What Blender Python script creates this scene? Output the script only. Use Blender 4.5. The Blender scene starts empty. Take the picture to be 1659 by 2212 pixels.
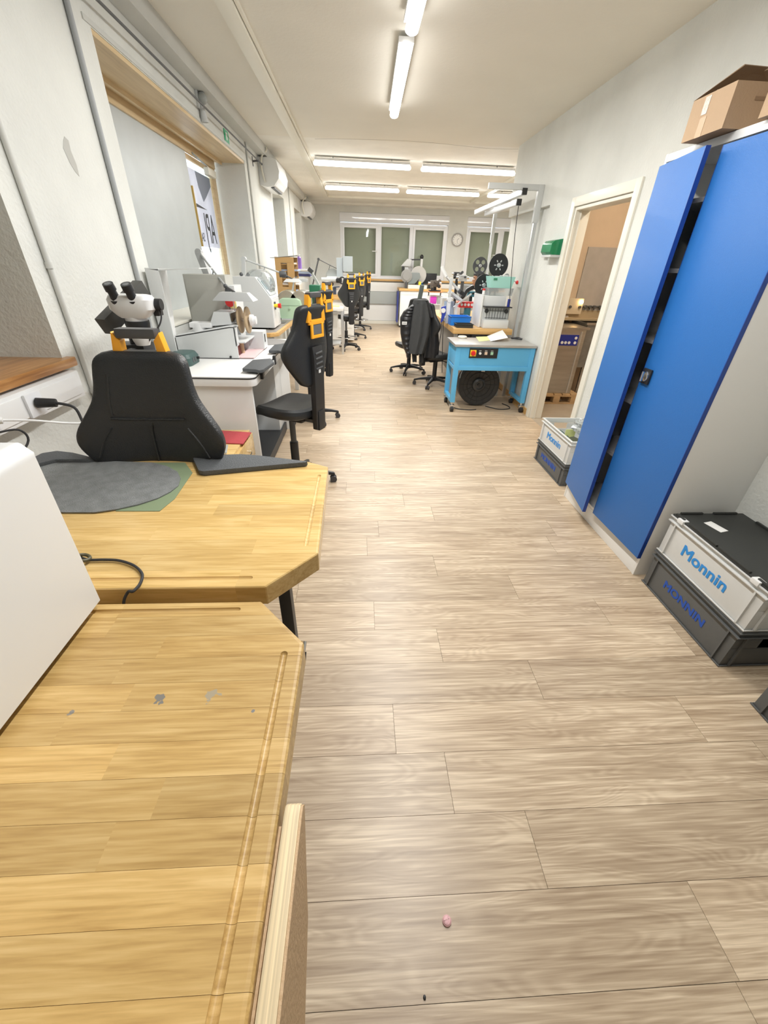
import bpy, bmesh, math, random
from mathutils import Vector, Matrix
random.seed(7)
S = bpy.context.scene
COL = S.collection
# ------------------------------------------------------------------ camera
W_, H_ = 1659.0, 2212.0
FPX = 864.71
EYE = 1.55
RX = Vector((0.99840464, -0.00310064, 0.05637873))     # world X in camera axes (right, down, forward)
RY = Vector((-0.04952602, -0.52762369, 0.84803326))
RZ = Vector((0.02711731, -0.84947256, -0.5269355))
cam = bpy.data.objects.new('camera', bpy.data.cameras.new('camera'))
COL.objects.link(cam)
M3 = Matrix(((RX.x, -RX.y, -RX.z), (RY.x, -RY.y, -RY.z), (RZ.x, -RZ.y, -RZ.z)))
cam.matrix_world = Matrix.Translation((0, 0, EYE)) @ M3.to_4x4()
cam.data.sensor_fit = 'VERTICAL'
cam.data.sensor_height = 36.0
cam.data.lens = FPX / H_ * 36.0
cam.data.clip_start = 0.02
S.camera = cam
# ------------------------------------------------------------------ sky, exposure
w = bpy.data.worlds.new('sky')
S.world = w
w.use_nodes = True
bg = w.node_tree.nodes['Background']
bg.inputs[0].default_value = (0.80, 0.90, 1.0, 1)
bg.inputs[1].default_value = 2.2
S.view_settings.view_transform = 'Standard'
S.view_settings.look = 'None'
S.view_settings.gamma = 1.0
S.view_settings.exposure = 0.7
S.view_settings.use_curve_mapping = False
TUBE = 5.0
TUBE_W = 26.0


def P(px, py, x=None, y=None, z=None):
    """point of the room seen at a photo pixel, on the plane x, y or z = const"""
    d = Vector((px - W_ / 2, py - H_ / 2, FPX))
    r = Vector((RX.dot(d), RY.dot(d), RZ.dot(d)))
    if x is not None: t = x / r.x
    elif y is not None: t = y / r.y
    else: t = (z - EYE) / r.z
    return Vector((r.x * t, r.y * t, EYE + r.z * t))


# ------------------------------------------------------------------ materials
MATS = {}


def newmat(name):
    m = bpy.data.materials.new(name)
    m.use_nodes = True
    return m, m.node_tree.nodes, m.node_tree.links, m.node_tree.nodes['Principled BSDF']


def mat(name, col, rough=0.5, metal=0.0, bump=0.0, bs=60.0, var=0.0, vs=3.0, spec=0.5, trans=0.0, alpha=1.0, coat=0.0, stretch=None):
    if name in MATS: return MATS[name]
    m, N, L, b = newmat(name)
    b.inputs['Base Color'].default_value = (*col, 1)
    b.inputs['Roughness'].default_value = rough
    b.inputs['Metallic'].default_value = metal
    b.inputs['Specular IOR Level'].default_value = spec
    b.inputs['Transmission Weight'].default_value = trans
    b.inputs['Alpha'].default_value = alpha
    b.inputs['Coat Weight'].default_value = coat
    tc = N.new('ShaderNodeTexCoord')
    src = tc.outputs['Object']
    if stretch:
        mp = N.new('ShaderNodeMapping'); mp.inputs['Scale'].default_value = stretch
        L.new(src, mp.inputs[0]); src = mp.outputs[0]
    if var > 0:
        n = N.new('ShaderNodeTexNoise'); n.inputs['Scale'].default_value = vs; n.inputs['Detail'].default_value = 5
        L.new(src, n.inputs['Vector'])
        r = N.new('ShaderNodeValToRGB')
        r.color_ramp.elements[0].position = 0.3; r.color_ramp.elements[1].position = 0.7
        r.color_ramp.elements[0].color = (*[c * (1 - var) for c in col], 1)
        r.color_ramp.elements[1].color = (*[min(1, c * (1 + var * 0.6)) for c in col], 1)
        L.new(n.outputs['Fac'], r.inputs[0]); L.new(r.outputs[0], b.inputs['Base Color'])
    if bump > 0:
        n = N.new('ShaderNodeTexNoise'); n.inputs['Scale'].default_value = bs; n.inputs['Detail'].default_value = 4
        L.new(src, n.inputs['Vector'])
        bp = N.new('ShaderNodeBump'); bp.inputs['Strength'].default_value = bump; bp.inputs['Distance'].default_value = 0.01
        L.new(n.outputs['Fac'], bp.inputs['Height']); L.new(bp.outputs[0], b.inputs['Normal'])
    MATS[name] = m
    return m


def emit(name, col, s):
    if name in MATS: return MATS[name]
    m, N, L, b = newmat(name)
    b.inputs['Base Color'].default_value = (*col, 1)
    b.inputs['Emission Color'].default_value = (*col, 1)
    b.inputs['Emission Strength'].default_value = s
    MATS[name] = m
    return m


def wood(name, dark, mid, light, rough=0.45, long=(1.2, 16, 16), fine=(4, 110, 110), tint=0.16, bump=0.25, spots=(), ring=0.0, wear=None, coat=0.0, fw=0.45):
    """boards: grain along local X, per-board shade from the colour attribute 'rnd'"""
    if name in MATS: return MATS[name]
    m, N, L, b = newmat(name)
    b.inputs['Roughness'].default_value = rough
    b.inputs['Coat Weight'].default_value = coat
    tc = N.new('ShaderNodeTexCoord')
    at = N.new('ShaderNodeAttribute'); at.attribute_name = 'rnd'
    off = N.new('ShaderNodeVectorMath'); off.operation = 'MULTIPLY_ADD'
    off.inputs[1].default_value = (37, 23, 11)
    L.new(at.outputs['Color'], off.inputs[0]); L.new(tc.outputs['Object'], off.inputs[2])

    def noise(scale, det=6, dist=0.6):
        mp = N.new('ShaderNodeMapping'); mp.inputs['Scale'].default_value = scale
        L.new(off.outputs[0], mp.inputs[0])
        n = N.new('ShaderNodeTexNoise'); n.inputs['Scale'].default_value = 1.0
        n.inputs['Detail'].default_value = det; n.inputs['Distortion'].default_value = dist
        L.new(mp.outputs[0], n.inputs['Vector'])
        return n.outputs['Fac']
    a = noise(long, 5, 1.6); f = noise(fine, 5, 0.4)
    mx = N.new('ShaderNodeMath'); mx.operation = 'MULTIPLY_ADD'; mx.inputs[1].default_value = fw
    L.new(f, mx.inputs[0])
    sc = N.new('ShaderNodeMath'); sc.operation = 'MULTIPLY'; sc.inputs[1].default_value = 1 - fw
    L.new(a, sc.inputs[0]); L.new(sc.outputs[0], mx.inputs[2])
    fac = mx.outputs[0]
    if ring > 0:
        mp = N.new('ShaderNodeMapping'); mp.inputs['Scale'].default_value = (1.6, 11, 1)
        L.new(off.outputs[0], mp.inputs[0])
        wv = N.new('ShaderNodeTexNoise'); wv.inputs['Scale'].default_value = 1.0; wv.inputs['Detail'].default_value = 1.5; wv.inputs['Distortion'].default_value = 0.8
        L.new(mp.outputs[0], wv.inputs['Vector'])
        sn = N.new('ShaderNodeMath'); sn.operation = 'MULTIPLY'; sn.inputs[1].default_value = 95.0
        L.new(wv.outputs['Fac'], sn.inputs[0])
        s2 = N.new('ShaderNodeMath'); s2.operation = 'SINE'; L.new(sn.outputs[0], s2.inputs[0])
        s3 = N.new('ShaderNodeMath'); s3.operation = 'MULTIPLY_ADD'; s3.inputs[1].default_value = ring
        L.new(s2.outputs[0], s3.inputs[0]); L.new(fac, s3.inputs[2]); fac = s3.outputs[0]
    r = N.new('ShaderNodeValToRGB')
    e = r.color_ramp.elements
    e[0].position = 0.30; e[0].color = (*dark, 1)
    e[1].position = 0.70; e[1].color = (*light, 1)
    k = e.new(0.5); k.color = (*mid, 1)
    L.new(fac, r.inputs[0])
    # per board value
    hsv = N.new('ShaderNodeHueSaturation')
    v = N.new('ShaderNodeSeparateColor'); L.new(at.outputs['Color'], v.inputs[0])
    mr = N.new('ShaderNodeMapRange'); mr.inputs['To Min'].default_value = 1 - tint; mr.inputs['To Max'].default_value = 1 + tint
    L.new(v.outputs[1], mr.inputs['Value']); L.new(mr.outputs[0], hsv.inputs['Value'])
    L.new(r.outputs[0], hsv.inputs['Color'])
    out = hsv.outputs[0]
    if spots:
        for (sx, sy, sr, scol) in spots:
            d = N.new('ShaderNodeVectorMath'); d.operation = 'DISTANCE'; d.inputs[1].default_value = (sx, sy, 0)
            zz = N.new('ShaderNodeVectorMath'); zz.operation = 'MULTIPLY'; zz.inputs[1].default_value = (1, 1, 0)
            L.new(tc.outputs['Object'], zz.inputs[0])
            nn = N.new('ShaderNodeTexNoise'); nn.inputs['Scale'].default_value = 90; nn.inputs['Detail'].default_value = 3
            L.new(tc.outputs['Object'], nn.inputs['Vector'])
            L.new(zz.outputs[0], d.inputs[0])
            ad = N.new('ShaderNodeMath'); ad.operation = 'MULTIPLY_ADD'; ad.inputs[1].default_value = sr * 3.2
            L.new(nn.outputs['Fac'], ad.inputs[0]); L.new(d.outputs['Value'], ad.inputs[2])
            lt = N.new('ShaderNodeMath'); lt.operation = 'LESS_THAN'; lt.inputs[1].default_value = sr * 2.35
            L.new(ad.outputs[0], lt.inputs[0])
            mixc = N.new('ShaderNodeMix'); mixc.data_type = 'RGBA'
            L.new(lt.outputs[0], mixc.inputs[0]); L.new(out, mixc.inputs[6]); mixc.inputs[7].default_value = (*scol, 1)
            out = mixc.outputs[2]
    if wear:
        nn = N.new('ShaderNodeTexNoise'); nn.inputs['Scale'].default_value = wear[0]; nn.inputs['Detail'].default_value = 6; nn.inputs['Roughness'].default_value = 0.65
        L.new(tc.outputs['Object'], nn.inputs['Vector'])
        rr = N.new('ShaderNodeValToRGB'); rr.color_ramp.elements[0].position = 0.44; rr.color_ramp.elements[1].position = 0.64
        L.new(nn.outputs['Fac'], rr.inputs[0])
        ml = N.new('ShaderNodeMath'); ml.operation = 'MULTIPLY'; ml.inputs[1].default_value = wear[2]; L.new(rr.outputs[0], ml.inputs[0])
        mixc = N.new('ShaderNodeMix'); mixc.data_type = 'RGBA'
        L.new(ml.outputs[0], mixc.inputs[0]); L.new(out, mixc.inputs[6]); mixc.inputs[7].default_value = (*wear[1], 1)
        out = mixc.outputs[2]
    L.new(out, b.inputs['Base Color'])
    bp = N.new('ShaderNodeBump'); bp.inputs['Strength'].default_value = bump; bp.inputs['Distance'].default_value = 0.002
    L.new(fac, bp.inputs['Height']); L.new(bp.outputs[0], b.inputs['Normal'])
    MATS[name] = m
    return m


# ------------------------------------------------------------------ mesh builder
class MB:
    def __init__(s, o=None, ins=.00018):
        s.ins = ins; s.nb = 0; s.v = []; s.f = []; s.off = Vector(o.location) if o is not None else Vector((0, 0, 0))

    def add(s, vs, fs):
        n = len(s.v); s.v += [Vector(p) - s.off for p in vs]; s.f += [tuple(i + n for i in f) for f in fs]; return s

    def box(s, x0, y0, z0, x1, y1, z1):
        x0, x1 = min(x0, x1), max(x0, x1); y0, y1 = min(y0, y1), max(y0, y1); z0, z1 = min(z0, z1), max(z0, z1)
        e = s.ins * s.nb; s.nb += 1            # later boxes a hair smaller, so overlapping faces never coincide
        if e: x0 += e; x1 -= e; y0 += e; y1 -= e; z0 += e; z1 -= e
        return s.add([(x0, y0, z0), (x1, y0, z0), (x1, y1, z0), (x0, y1, z0), (x0, y0, z1), (x1, y0, z1), (x1, y1, z1), (x0, y1, z1)],
                     [(0, 3, 2, 1), (4, 5, 6, 7), (0, 1, 5, 4), (1, 2, 6, 5), (2, 3, 7, 6), (3, 0, 4, 7)])

    def obox(s, c, d, rz=0, ry=0, rx=0):
        R = Matrix.Rotation(rz, 3, 'Z') @ Matrix.Rotation(ry, 3, 'Y') @ Matrix.Rotation(rx, 3, 'X')
        c = Vector(c); h = [a / 2 for a in d]
        pts = [(-1, -1, -1), (1, -1, -1), (1, 1, -1), (-1, 1, -1), (-1, -1, 1), (1, -1, 1), (1, 1, 1), (-1, 1, 1)]
        return s.add([c + R @ Vector((a * h[0], b * h[1], e * h[2])) for a, b, e in pts],
                     [(0, 3, 2, 1), (4, 5, 6, 7), (0, 1, 5, 4), (1, 2, 6, 5), (2, 3, 7, 6), (3, 0, 4, 7)])

    def bar(s, a, b, wd, ht, up=(0, 0, 1)):
        a = Vector(a); b = Vector(b); d = (b - a).normalized(); u = Vector(up)
        if abs(d.dot(u)) > 0.98: u = Vector((0, 1, 0))
        r = d.cross(u).normalized(); u = r.cross(d).normalized()
        vs = []
        for p in (a, b):
            for i, j in ((-1, -1), (1, -1), (1, 1), (-1, 1)): vs.append(p + r * wd / 2 * i + u * ht / 2 * j)
        return s.add(vs, [(3, 2, 1, 0), (4, 5, 6, 7), (0, 1, 5, 4), (1, 2, 6, 5), (2, 3, 7, 6), (3, 0, 4, 7)])

    def prism(s, poly, a0, a1, ax='z'):
        n = len(poly)
        f = {'z': lambda p, a: (p[0], p[1], a), 'y': lambda p, a: (p[0], a, p[1]), 'x': lambda p, a: (a, p[0], p[1])}[ax]
        vs = [f(p, a0) for p in poly] + [f(p, a1) for p in poly]
        return s.add(vs, [tuple(reversed(range(n))), tuple(range(n, 2 * n))] + [(i, (i + 1) % n, n + (i + 1) % n, n + i) for i in range(n)])

    def cyl(s, a, b, r0, r1=None, n=20):
        if r1 is None: r1 = r0
        a = Vector(a); b = Vector(b); d = (b - a).normalized()
        u = d.orthogonal().normalized(); v = d.cross(u)
        vs = []
        for p, r in ((a, r0), (b, r1)):
            for i in range(n):
                t = 2 * math.pi * i / n; vs.append(p + (u * math.cos(t) + v * math.sin(t)) * r)
        return s.add(vs, [tuple(reversed(range(n))), tuple(range(n, 2 * n))] + [(i, (i + 1) % n, n + (i + 1) % n, n + i) for i in range(n)])

    def loft(s, rings, cap=True, closed=False):
        n = len(rings[0]); vs = [p for r in rings for p in r]; fs = []
        m = len(rings)
        for k in range(m if closed else m - 1):
            k2 = (k + 1) % m
            for i in range(n): fs.append((k * n + i, k * n + (i + 1) % n, k2 * n + (i + 1) % n, k2 * n + i))
        if cap and not closed: fs += [tuple(reversed(range(n))), tuple(range((m - 1) * n, m * n))]
        return s.add(vs, fs)

    def lathe(s, c, axis, prof, n=28):
        """prof: (radius, distance along axis); closed to a solid"""
        c = Vector(c); d = Vector(axis).normalized(); u = d.orthogonal().normalized(); v = d.cross(u)
        rings = []
        for r, h in prof:
            rings.append([c + d * h + (u * math.cos(2 * math.pi * i / n) + v * math.sin(2 * math.pi * i / n)) * max(r, 1e-4) for i in range(n)])
        return s.loft(rings)

    def tube(s, pts, r, n=8, smooth=True):
        pts = [Vector(p) for p in pts]
        if smooth and len(pts) > 2:
            q = []
            for i in range(len(pts) - 1):
                p0 = pts[max(0, i - 1)]; p1 = pts[i]; p2 = pts[i + 1]; p3 = pts[min(len(pts) - 1, i + 2)]
                for k in range(5):
                    t = k / 5
                    q.append(0.5 * ((2 * p1) + (-p0 + p2) * t + (2 * p0 - 5 * p1 + 4 * p2 - p3) * t * t + (-p0 + 3 * p1 - 3 * p2 + p3) * t ** 3))
            q.append(pts[-1]); pts = q
        rings = []; u = None
        for i, p in enumerate(pts):
            d = (pts[min(i + 1, len(pts) - 1)] - pts[max(i - 1, 0)]).normalized()
            if u is None: u = d.orthogonal().normalized()
            u = (u - d * u.dot(d)).normalized(); v = d.cross(u)
            rings.append([p + (u * math.cos(2 * math.pi * k / n) + v * math.sin(2 * math.pi * k / n)) * r for k in range(n)])
        return s.loft(rings)

    def ring(s, c, axis, R, r, n=32, k=8):
        c = Vector(c); d = Vector(axis).normalized(); u = d.orthogonal().normalized(); v = d.cross(u)
        rings = []
        for i in range(n):
            t = 2 * math.pi * i / n; e = u * math.cos(t) + v * math.sin(t)
            rings.append([c + e * (R + r * math.cos(2 * math.pi * j / k)) + d * r * math.sin(2 * math.pi * j / k) for j in range(k)])
        return s.loft(rings, closed=True)

    def ball(s, c, r, n=16, m=10):
        c = Vector(c); r = Vector(r) if hasattr(r, '__len__') else Vector((r, r, r))
        rings = []
        for i in range(m + 1):
            t = math.pi * (i + 0.02) / (m + 0.04)
            rings.append([c + Vector((r.x * math.sin(t) * math.cos(2 * math.pi * k / n), r.y * math.sin(t) * math.sin(2 * math.pi * k / n), -r.z * math.cos(t))) for k in range(n)])
        return s.loft(rings)

    def build(s, name, material, parent=None, bevel=0.0, seg=2, smooth=True, rnd=None, label=None, kind=None, sub=0):
        me = bpy.data.meshes.new(name)
        bm = bmesh.new()
        vs = [bm.verts.new(p) for p in s.v]
        for f in s.f:
            try: bm.faces.new([vs[i] for i in f])
            except ValueError: pass
        bmesh.ops.recalc_face_normals(bm, faces=bm.faces)
        if bevel > 0:
            es = [e for e in bm.edges if len(e.link_faces) == 2 and e.calc_face_angle(0) > 0.5]
            bmesh.ops.bevel(bm, geom=es, offset=bevel, segments=seg, affect='EDGES', profile=0.7, clamp_overlap=True)
        if smooth:
            for f in bm.faces: f.smooth = True
            for e in bm.edges:
                if len(e.link_faces) == 2 and e.calc_face_angle(0) > 0.55: e.smooth = False
        bm.to_mesh(me); bm.free()
        if rnd is not None: setrnd(me, rnd)
        me.materials.append(material)
        o = bpy.data.objects.new(name, me)
        COL.objects.link(o)
        if parent is not None: o.parent = parent
        if label: o['label'] = label
        if kind: o['kind'] = kind
        if sub:
            md = o.modifiers.new('sub', 'SUBSURF'); md.levels = sub; md.render_levels = sub
        return o


def setrnd(me, rnd):
    a = me.color_attributes.new('rnd', 'FLOAT_COLOR', 'CORNER')
    n = len(me.loops)
    a.data.foreach_set('color', list((*rnd, 1.0)) * n)


def r3(): return (random.random(), random.random(), random.random())


def tag(o, label, cat, group=None, kind=None):
    o['label'] = label; o['category'] = cat
    if group: o['group'] = group
    if kind: o['kind'] = kind
    return o


def thing(name, label, cat, loc=(0, 0, 0), rz=0, group=None):
    o = bpy.data.objects.new(name, None)
    COL.objects.link(o)
    o.location = loc; o.rotation_euler = (0, 0, rz); o.empty_display_size = 0.1
    return tag(o, label, cat, group)


def struct(name, mb, m, **k):
    o = mb.build(name, m, **k); o['kind'] = 'structure'; return o


def copy_tree(o, parent=None):
    c = o.copy(); COL.objects.link(c); c.parent = parent
    for ch in o.children: copy_tree(ch, c)
    return c


def dup(o, loc, rz, label):
    c = copy_tree(o); c.location = loc; c.rotation_euler = (0, 0, rz); c['label'] = label
    return c


def text_obj(name, txt, size, frame, material, parent, ext=0.0006, label=None, bold=0.0, wide=1.0, thick=0.0):
    """flat lettering; frame = (origin, right, up) in parent space"""
    cu = bpy.data.curves.new('t', 'FONT'); cu.body = txt; cu.size = size; cu.extrude = ext; cu.align_x = 'CENTER'; cu.align_y = 'CENTER'; cu.offset = bold
    ob = bpy.data.objects.new('t', cu); COL.objects.link(ob)
    dg = bpy.context.evaluated_depsgraph_get()
    me = bpy.data.meshes.new_from_object(ob.evaluated_get(dg))
    bpy.data.objects.remove(ob)
    o_, r_, u_ = [Vector(a) for a in frame]
    n_ = r_.cross(u_)
    if thick:
        bmt = bmesh.new()
        for kz, (dx, dz) in enumerate(((-thick, -thick * .6), (thick, thick * .6), (-thick, thick * .6), (thick, -thick * .6), (0, 0))):
            n0 = len(bmt.verts); bmt.from_mesh(me); bmt.verts.ensure_lookup_table()
            for v in bmt.verts[n0:]: v.co.x += dx; v.co.y += dz; v.co.z += kz * .00013
        bmt.to_mesh(me); bmt.free()
    for v in me.vertices: v.co = o_ + r_ * v.co.x * wide + u_ * v.co.y + n_ * v.co.z
    me.materials.clear(); me.materials.append(material); me.name = name
    o = bpy.data.objects.new(name, me); COL.objects.link(o); o.parent = parent
    if label: o['label'] = label
    return o


def apply_mods(o):
    dg = bpy.context.evaluated_depsgraph_get()
    me = bpy.data.meshes.new_from_object(o.evaluated_get(dg))
    o.modifiers.clear(); o.data = me
    return o


# ------------------------------------------------------------------ palette
WALL = mat('painted_plaster', (0.70, 0.71, 0.675), 0.85, bump=0.4, bs=55, var=0.10, vs=1.8)
CEILM = mat('ceiling_paint', (0.80, 0.775, 0.70), 0.9, bump=0.15, bs=40, var=0.04, vs=1.2)
CEIL2 = mat('ceiling_white_paint', (0.83, 0.82, 0.77), 0.85, bump=0.35, bs=20, var=0.06, vs=3)
TANW = mat('tan_plaster', (0.62, 0.50, 0.37), 0.85, bump=0.3, bs=60, var=0.08)
CREAM = mat('cream_gloss_paint', (0.80, 0.78, 0.69), 0.35)
WHITE = mat('white_plastic', (0.80, 0.81, 0.81), 0.35)
PVC = mat('white_frame_plastic', (0.82, 0.84, 0.87), 0.3)
LAMINATE = mat('white_laminate', (0.84, 0.84, 0.82), 0.3)
LIGHTGREY = mat('light_grey_metal', (0.60, 0.62, 0.62), 0.4)
MACHINE = mat('grey_white_enamel', (0.67, 0.69, 0.69), 0.4, bump=0.1, bs=300)
GREY = mat('mid_grey_paint', (0.36, 0.38, 0.37), 0.5)
DGREY = mat('dark_grey_paint', (0.09, 0.095, 0.10), 0.5)
BLACK = mat('black_plastic', (0.018, 0.019, 0.021), 0.45, bump=0.1, bs=400)
LEATHER = mat('black_vinyl', (0.020, 0.022, 0.024), 0.42, bump=0.25, bs=220)
RUBBER = mat('black_rubber', (0.03, 0.03, 0.032), 0.7)
CHROME = mat('chrome', (0.75, 0.76, 0.78), 0.15, metal=1)
ALU = mat('brushed_aluminium', (0.66, 0.68, 0.70), 0.35, metal=0.8)
STEEL = mat('stainless_steel', (0.50, 0.49, 0.47), 0.32, metal=0.9, bump=0.1, bs=30, var=0.15, stretch=(1, 1, 8))
ORANGE = mat('orange_plastic', (0.95, 0.42, 0.02), 0.4)
RED = mat('red_plastic', (0.70, 0.03, 0.03), 0.35)
YELLOW = mat('yellow_plastic', (0.90, 0.70, 0.04), 0.4)
BLUE = mat('blue_plastic', (0.02, 0.22, 0.75), 0.4)
NAVY = mat('navy_blue_paint', (0.015, 0.03, 0.28), 0.4)
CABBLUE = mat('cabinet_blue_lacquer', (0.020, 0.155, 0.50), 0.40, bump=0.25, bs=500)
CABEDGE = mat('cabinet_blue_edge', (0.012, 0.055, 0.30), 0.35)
SKYBLUE = mat('light_blue_paint', (0.12, 0.47, 0.80), 0.4, bump=0.05, bs=200)
MINT = mat('mint_plastic', (0.40, 0.74, 0.66), 0.4)
PALEGREEN = mat('pale_green_enamel', (0.52, 0.72, 0.52), 0.35)
DKGREEN = mat('dark_green_plastic', (0.03, 0.22, 0.12), 0.4)
SOAPGREEN = mat('green_gloss_plastic', (0.01, 0.22, 0.09), 0.2)
TEAL = mat('dark_teal_plastic', (0.05, 0.10, 0.095), 0.45, bump=0.2, bs=200)
CARD = mat('cardboard', (0.47, 0.33, 0.21), 0.85, bump=0.15, bs=150, var=0.06)
CARDIN = mat('cardboard_inside', (0.30, 0.20, 0.12), 0.9, bump=0.1, bs=150)
PINE = mat('pallet_pine', (0.50, 0.34, 0.18), 0.8, bump=0.3, bs=60, var=0.25, vs=6)
BRASS = mat('brass_felt', (0.45, 0.33, 0.20), 0.6)
GREYPAD = mat('grey_pad', (0.21, 0.22, 0.22), 0.8, bump=0.5, bs=260, var=0.2, vs=30)
DARKPAD = mat('charcoal_pad', (0.085, 0.092, 0.098), 0.65, bump=0.4, bs=240)
GREENPAD = mat('olive_green_sheet', (0.22, 0.28, 0.17), 0.4)
PAPER = mat('white_paper', (0.85, 0.85, 0.83), 0.7)
YELLOWPAPER = mat('pale_yellow_paper', (0.80, 0.85, 0.35), 0.7)
PINK = mat('pink_rubber', (0.75, 0.45, 0.47), 0.5)
MAGENTA = mat('magenta_plastic', (0.60, 0.04, 0.45), 0.4)
PURPLE = mat('purple_label', (0.22, 0.12, 0.42), 0.4)
TANBOARD = mat('tan_fibreboard', (0.60, 0.36, 0.14), 0.6, bump=0.1, bs=90)
CLEAR = mat('clear_plastic', (0.82, 0.86, 0.87), 0.15, trans=0.75, spec=0.5)
GLASS = mat('window_glass', (0.92, 0.97, 0.95), 0.02, trans=1.0)
GLASS.node_tree.nodes['Principled BSDF'].inputs['IOR'].default_value = 1.45
BLADE = mat('shutter_slats', (0.56, 0.57, 0.44), 0.5)
PIPEG = mat('grey_conduit', (0.36, 0.38, 0.39), 0.5)
PIPEW = mat('painted_conduit', (0.60, 0.61, 0.58), 0.6)
SKIN = mat('brown_skin', (0.28, 0.14, 0.08), 0.5)
HAIR = mat('black_hair', (0.012, 0.011, 0.010), 0.6, bump=0.6, bs=90)
SHIRT = mat('white_shirt', (0.75, 0.76, 0.78), 0.8, bump=0.2, bs=30)
JACKETM = mat('dark_grey_cloth', (0.055, 0.058, 0.060), 0.85, bump=0.4, bs=40)
PUFFER = mat('black_quilted_nylon', (0.016, 0.017, 0.020), 0.4, bump=0.2, bs=60)
BLUEPRINT = mat('blue_print', (0.03, 0.28, 0.72), 0.6)
NAVYPRINT = mat('dark_blue_print', (0.02, 0.09, 0.45), 0.6)
CRATEW = mat('light_grey_crate_plastic', (0.66, 0.67, 0.66), 0.4)
CRATEG = mat('dark_grey_crate_plastic', (0.115, 0.12, 0.12), 0.5, bump=0.05, bs=300)
LIDB = mat('black_lid_plastic', (0.03, 0.032, 0.03), 0.6, bump=0.1, bs=300)
BEECH = wood('beech_top', (0.38, 0.225, 0.070), (0.555, 0.365, 0.135), (0.70, 0.50, 0.225), 0.38, tint=0.17, bump=0.04,
             long=(3, 22, 22), fine=(9, 190, 190), fw=.55,
             spots=[(P(345, 1508, z=.93).x + 0.76, P(345, 1508, z=.93).y - 0.30, 0.010, (0.20, 0.19, 0.17)),
                    (P(458, 1500, z=.93).x + 0.76, P(458, 1500, z=.93).y - 0.30, 0.013, (0.36, 0.31, 0.22)),
                    (P(546, 1537, z=.93).x + 0.76, P(546, 1537, z=.93).y - 0.30, 0.003, (0.22, 0.21, 0.20)),
                    (P(153, 1540, z=.93).x + 0.76, P(153, 1540, z=.93).y - 0.30, 0.005, (0.25, 0.23, 0.20))])
BEECH2 = wood('beech_top_varnished', (0.47, 0.30, 0.095), (0.62, 0.42, 0.165), (0.72, 0.53, 0.245), 0.22, tint=0.10, bump=0.06,
              long=(3, 22, 22), fine=(9, 150, 150))
BENCHW = wood('bench_edge_wood', (0.50, 0.27, 0.08), (0.66, 0.40, 0.15), (0.75, 0.50, 0.22), 0.45, tint=0.1)
SILLW = wood('oak_sill', (0.22, 0.09, 0.025), (0.40, 0.19, 0.06), (0.58, 0.33, 0.13), 0.3, long=(14, 1.5, 14), fine=(120, 4, 120), tint=0.02)
SOFFITW = wood('pale_board', (0.52, 0.37, 0.19), (0.66, 0.49, 0.27), (0.74, 0.57, 0.34), 0.35, long=(10, 1.0, 10), fine=(60, 3, 60), tint=0.02, bump=0.05)
PLYEDGE = mat('plywood_layers', (0.74, 0.60, 0.38), 0.6, var=0.35, vs=60, stretch=(6, 0.03, 0.6))
PLYFACE = mat('plywood_face', (0.55, 0.38, 0.22), 0.6, bump=0.2, bs=150, var=0.05)
FLOORM = wood('oak_vinyl', (0.31, 0.22, 0.14), (0.475, 0.365, 0.25), (0.74, 0.61, 0.445), 0.36, long=(0.9, 9, 9), fine=(4.0, 120, 120),
              tint=0.09, bump=0.18, ring=0.03, fw=0.62)
TUBEM = emit('tube_light', (1.0, 0.99, 0.97), TUBE)
# ================================================================== ROOM SHELL
XL, XR, YF, YB, ZC = -1.42, 2.05, 13.42, -2.6, 2.885
XFAR = 5.2          # the room widens past the corner at y = 6.78
YC = 6.78
XO = -1.92          # outside of the left wall

# ---- floor: base slab plus individual planks
fl = struct('floor', MB().box(-1.95, YB - .2, -0.06, XFAR + .2, YF + .6, -0.004), mat('floor_base', (0.10, 0.075, 0.05), 0.9))
joints = {}
for (px, py) in ((852, 1575), (692, 1700), (1160, 1840), (1158, 1470), (950, 1395), (767, 1330), (1110, 1270), (940, 1222), (793, 1180),
                 (1540, 2010), (1300, 1320), (935, 1110), (1690, 1680)):
    q = P(px, py, z=0); joints[math.floor((q.y - 0.39) / 0.1985)] = q.x
PL = 1.22
k = -14
while True:
    y0 = 0.39 + 0.1985 * k
    if y0 > YF: break
    y1 = y0 + 0.1985
    if y1 > YF: y1 = YF
    xmax = XR + (0.02 if y1 < YC else XFAR - XR)
    far = y0 > 8.7
    if k < 0 and y0 < YB: k += 1; continue
    xs = joints.get(k, -1.42 + random.random() * PL)
    while xs > -1.43: xs -= PL
    if far:
        if 'farmb' not in globals(): farmb = MB(ins=0)
    x = xs
    while x < xmax:
        a, b = max(x, -1.44), min(x + PL, xmax)
        if b - a > 0.03:
            mb = farmb if far else MB()
            mb.box(a + .0006, y0 + .0006, -0.004, b - .0006, y1 - .0006, 0.0)
            if not far: mb.build('plank', FLOORM, fl, smooth=False, rnd=r3(), bevel=0)
        x += PL
    k += 1
farmb.build('plank', FLOORM, fl, smooth=False, rnd=(0.3, 0.5, 0.2), kind='stuff', label='floor planks of the far half of the room')

# ---- ceiling
struct('ceiling', MB().box(XO, YB, ZC, XFAR, 6.86, ZC + .12), CEILM)
struct('ceiling', MB().box(XO, 6.86, ZC, XFAR, YF + .5, ZC + .12), CEIL2)
cr = MB()
pts = [P(px, py, z=ZC) for px, py in ((680, 300), (740, 300), (850, 303), (930, 308), (1000, 315), (1060, 321), (1120, 322))]
cr.tube([(p.x, p.y - .0, ZC + .0015) for p in pts], 0.003, 6)
struct('trim_1', cr, mat('crack_shadow', (0.25, 0.23, 0.2), 0.9))

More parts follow.
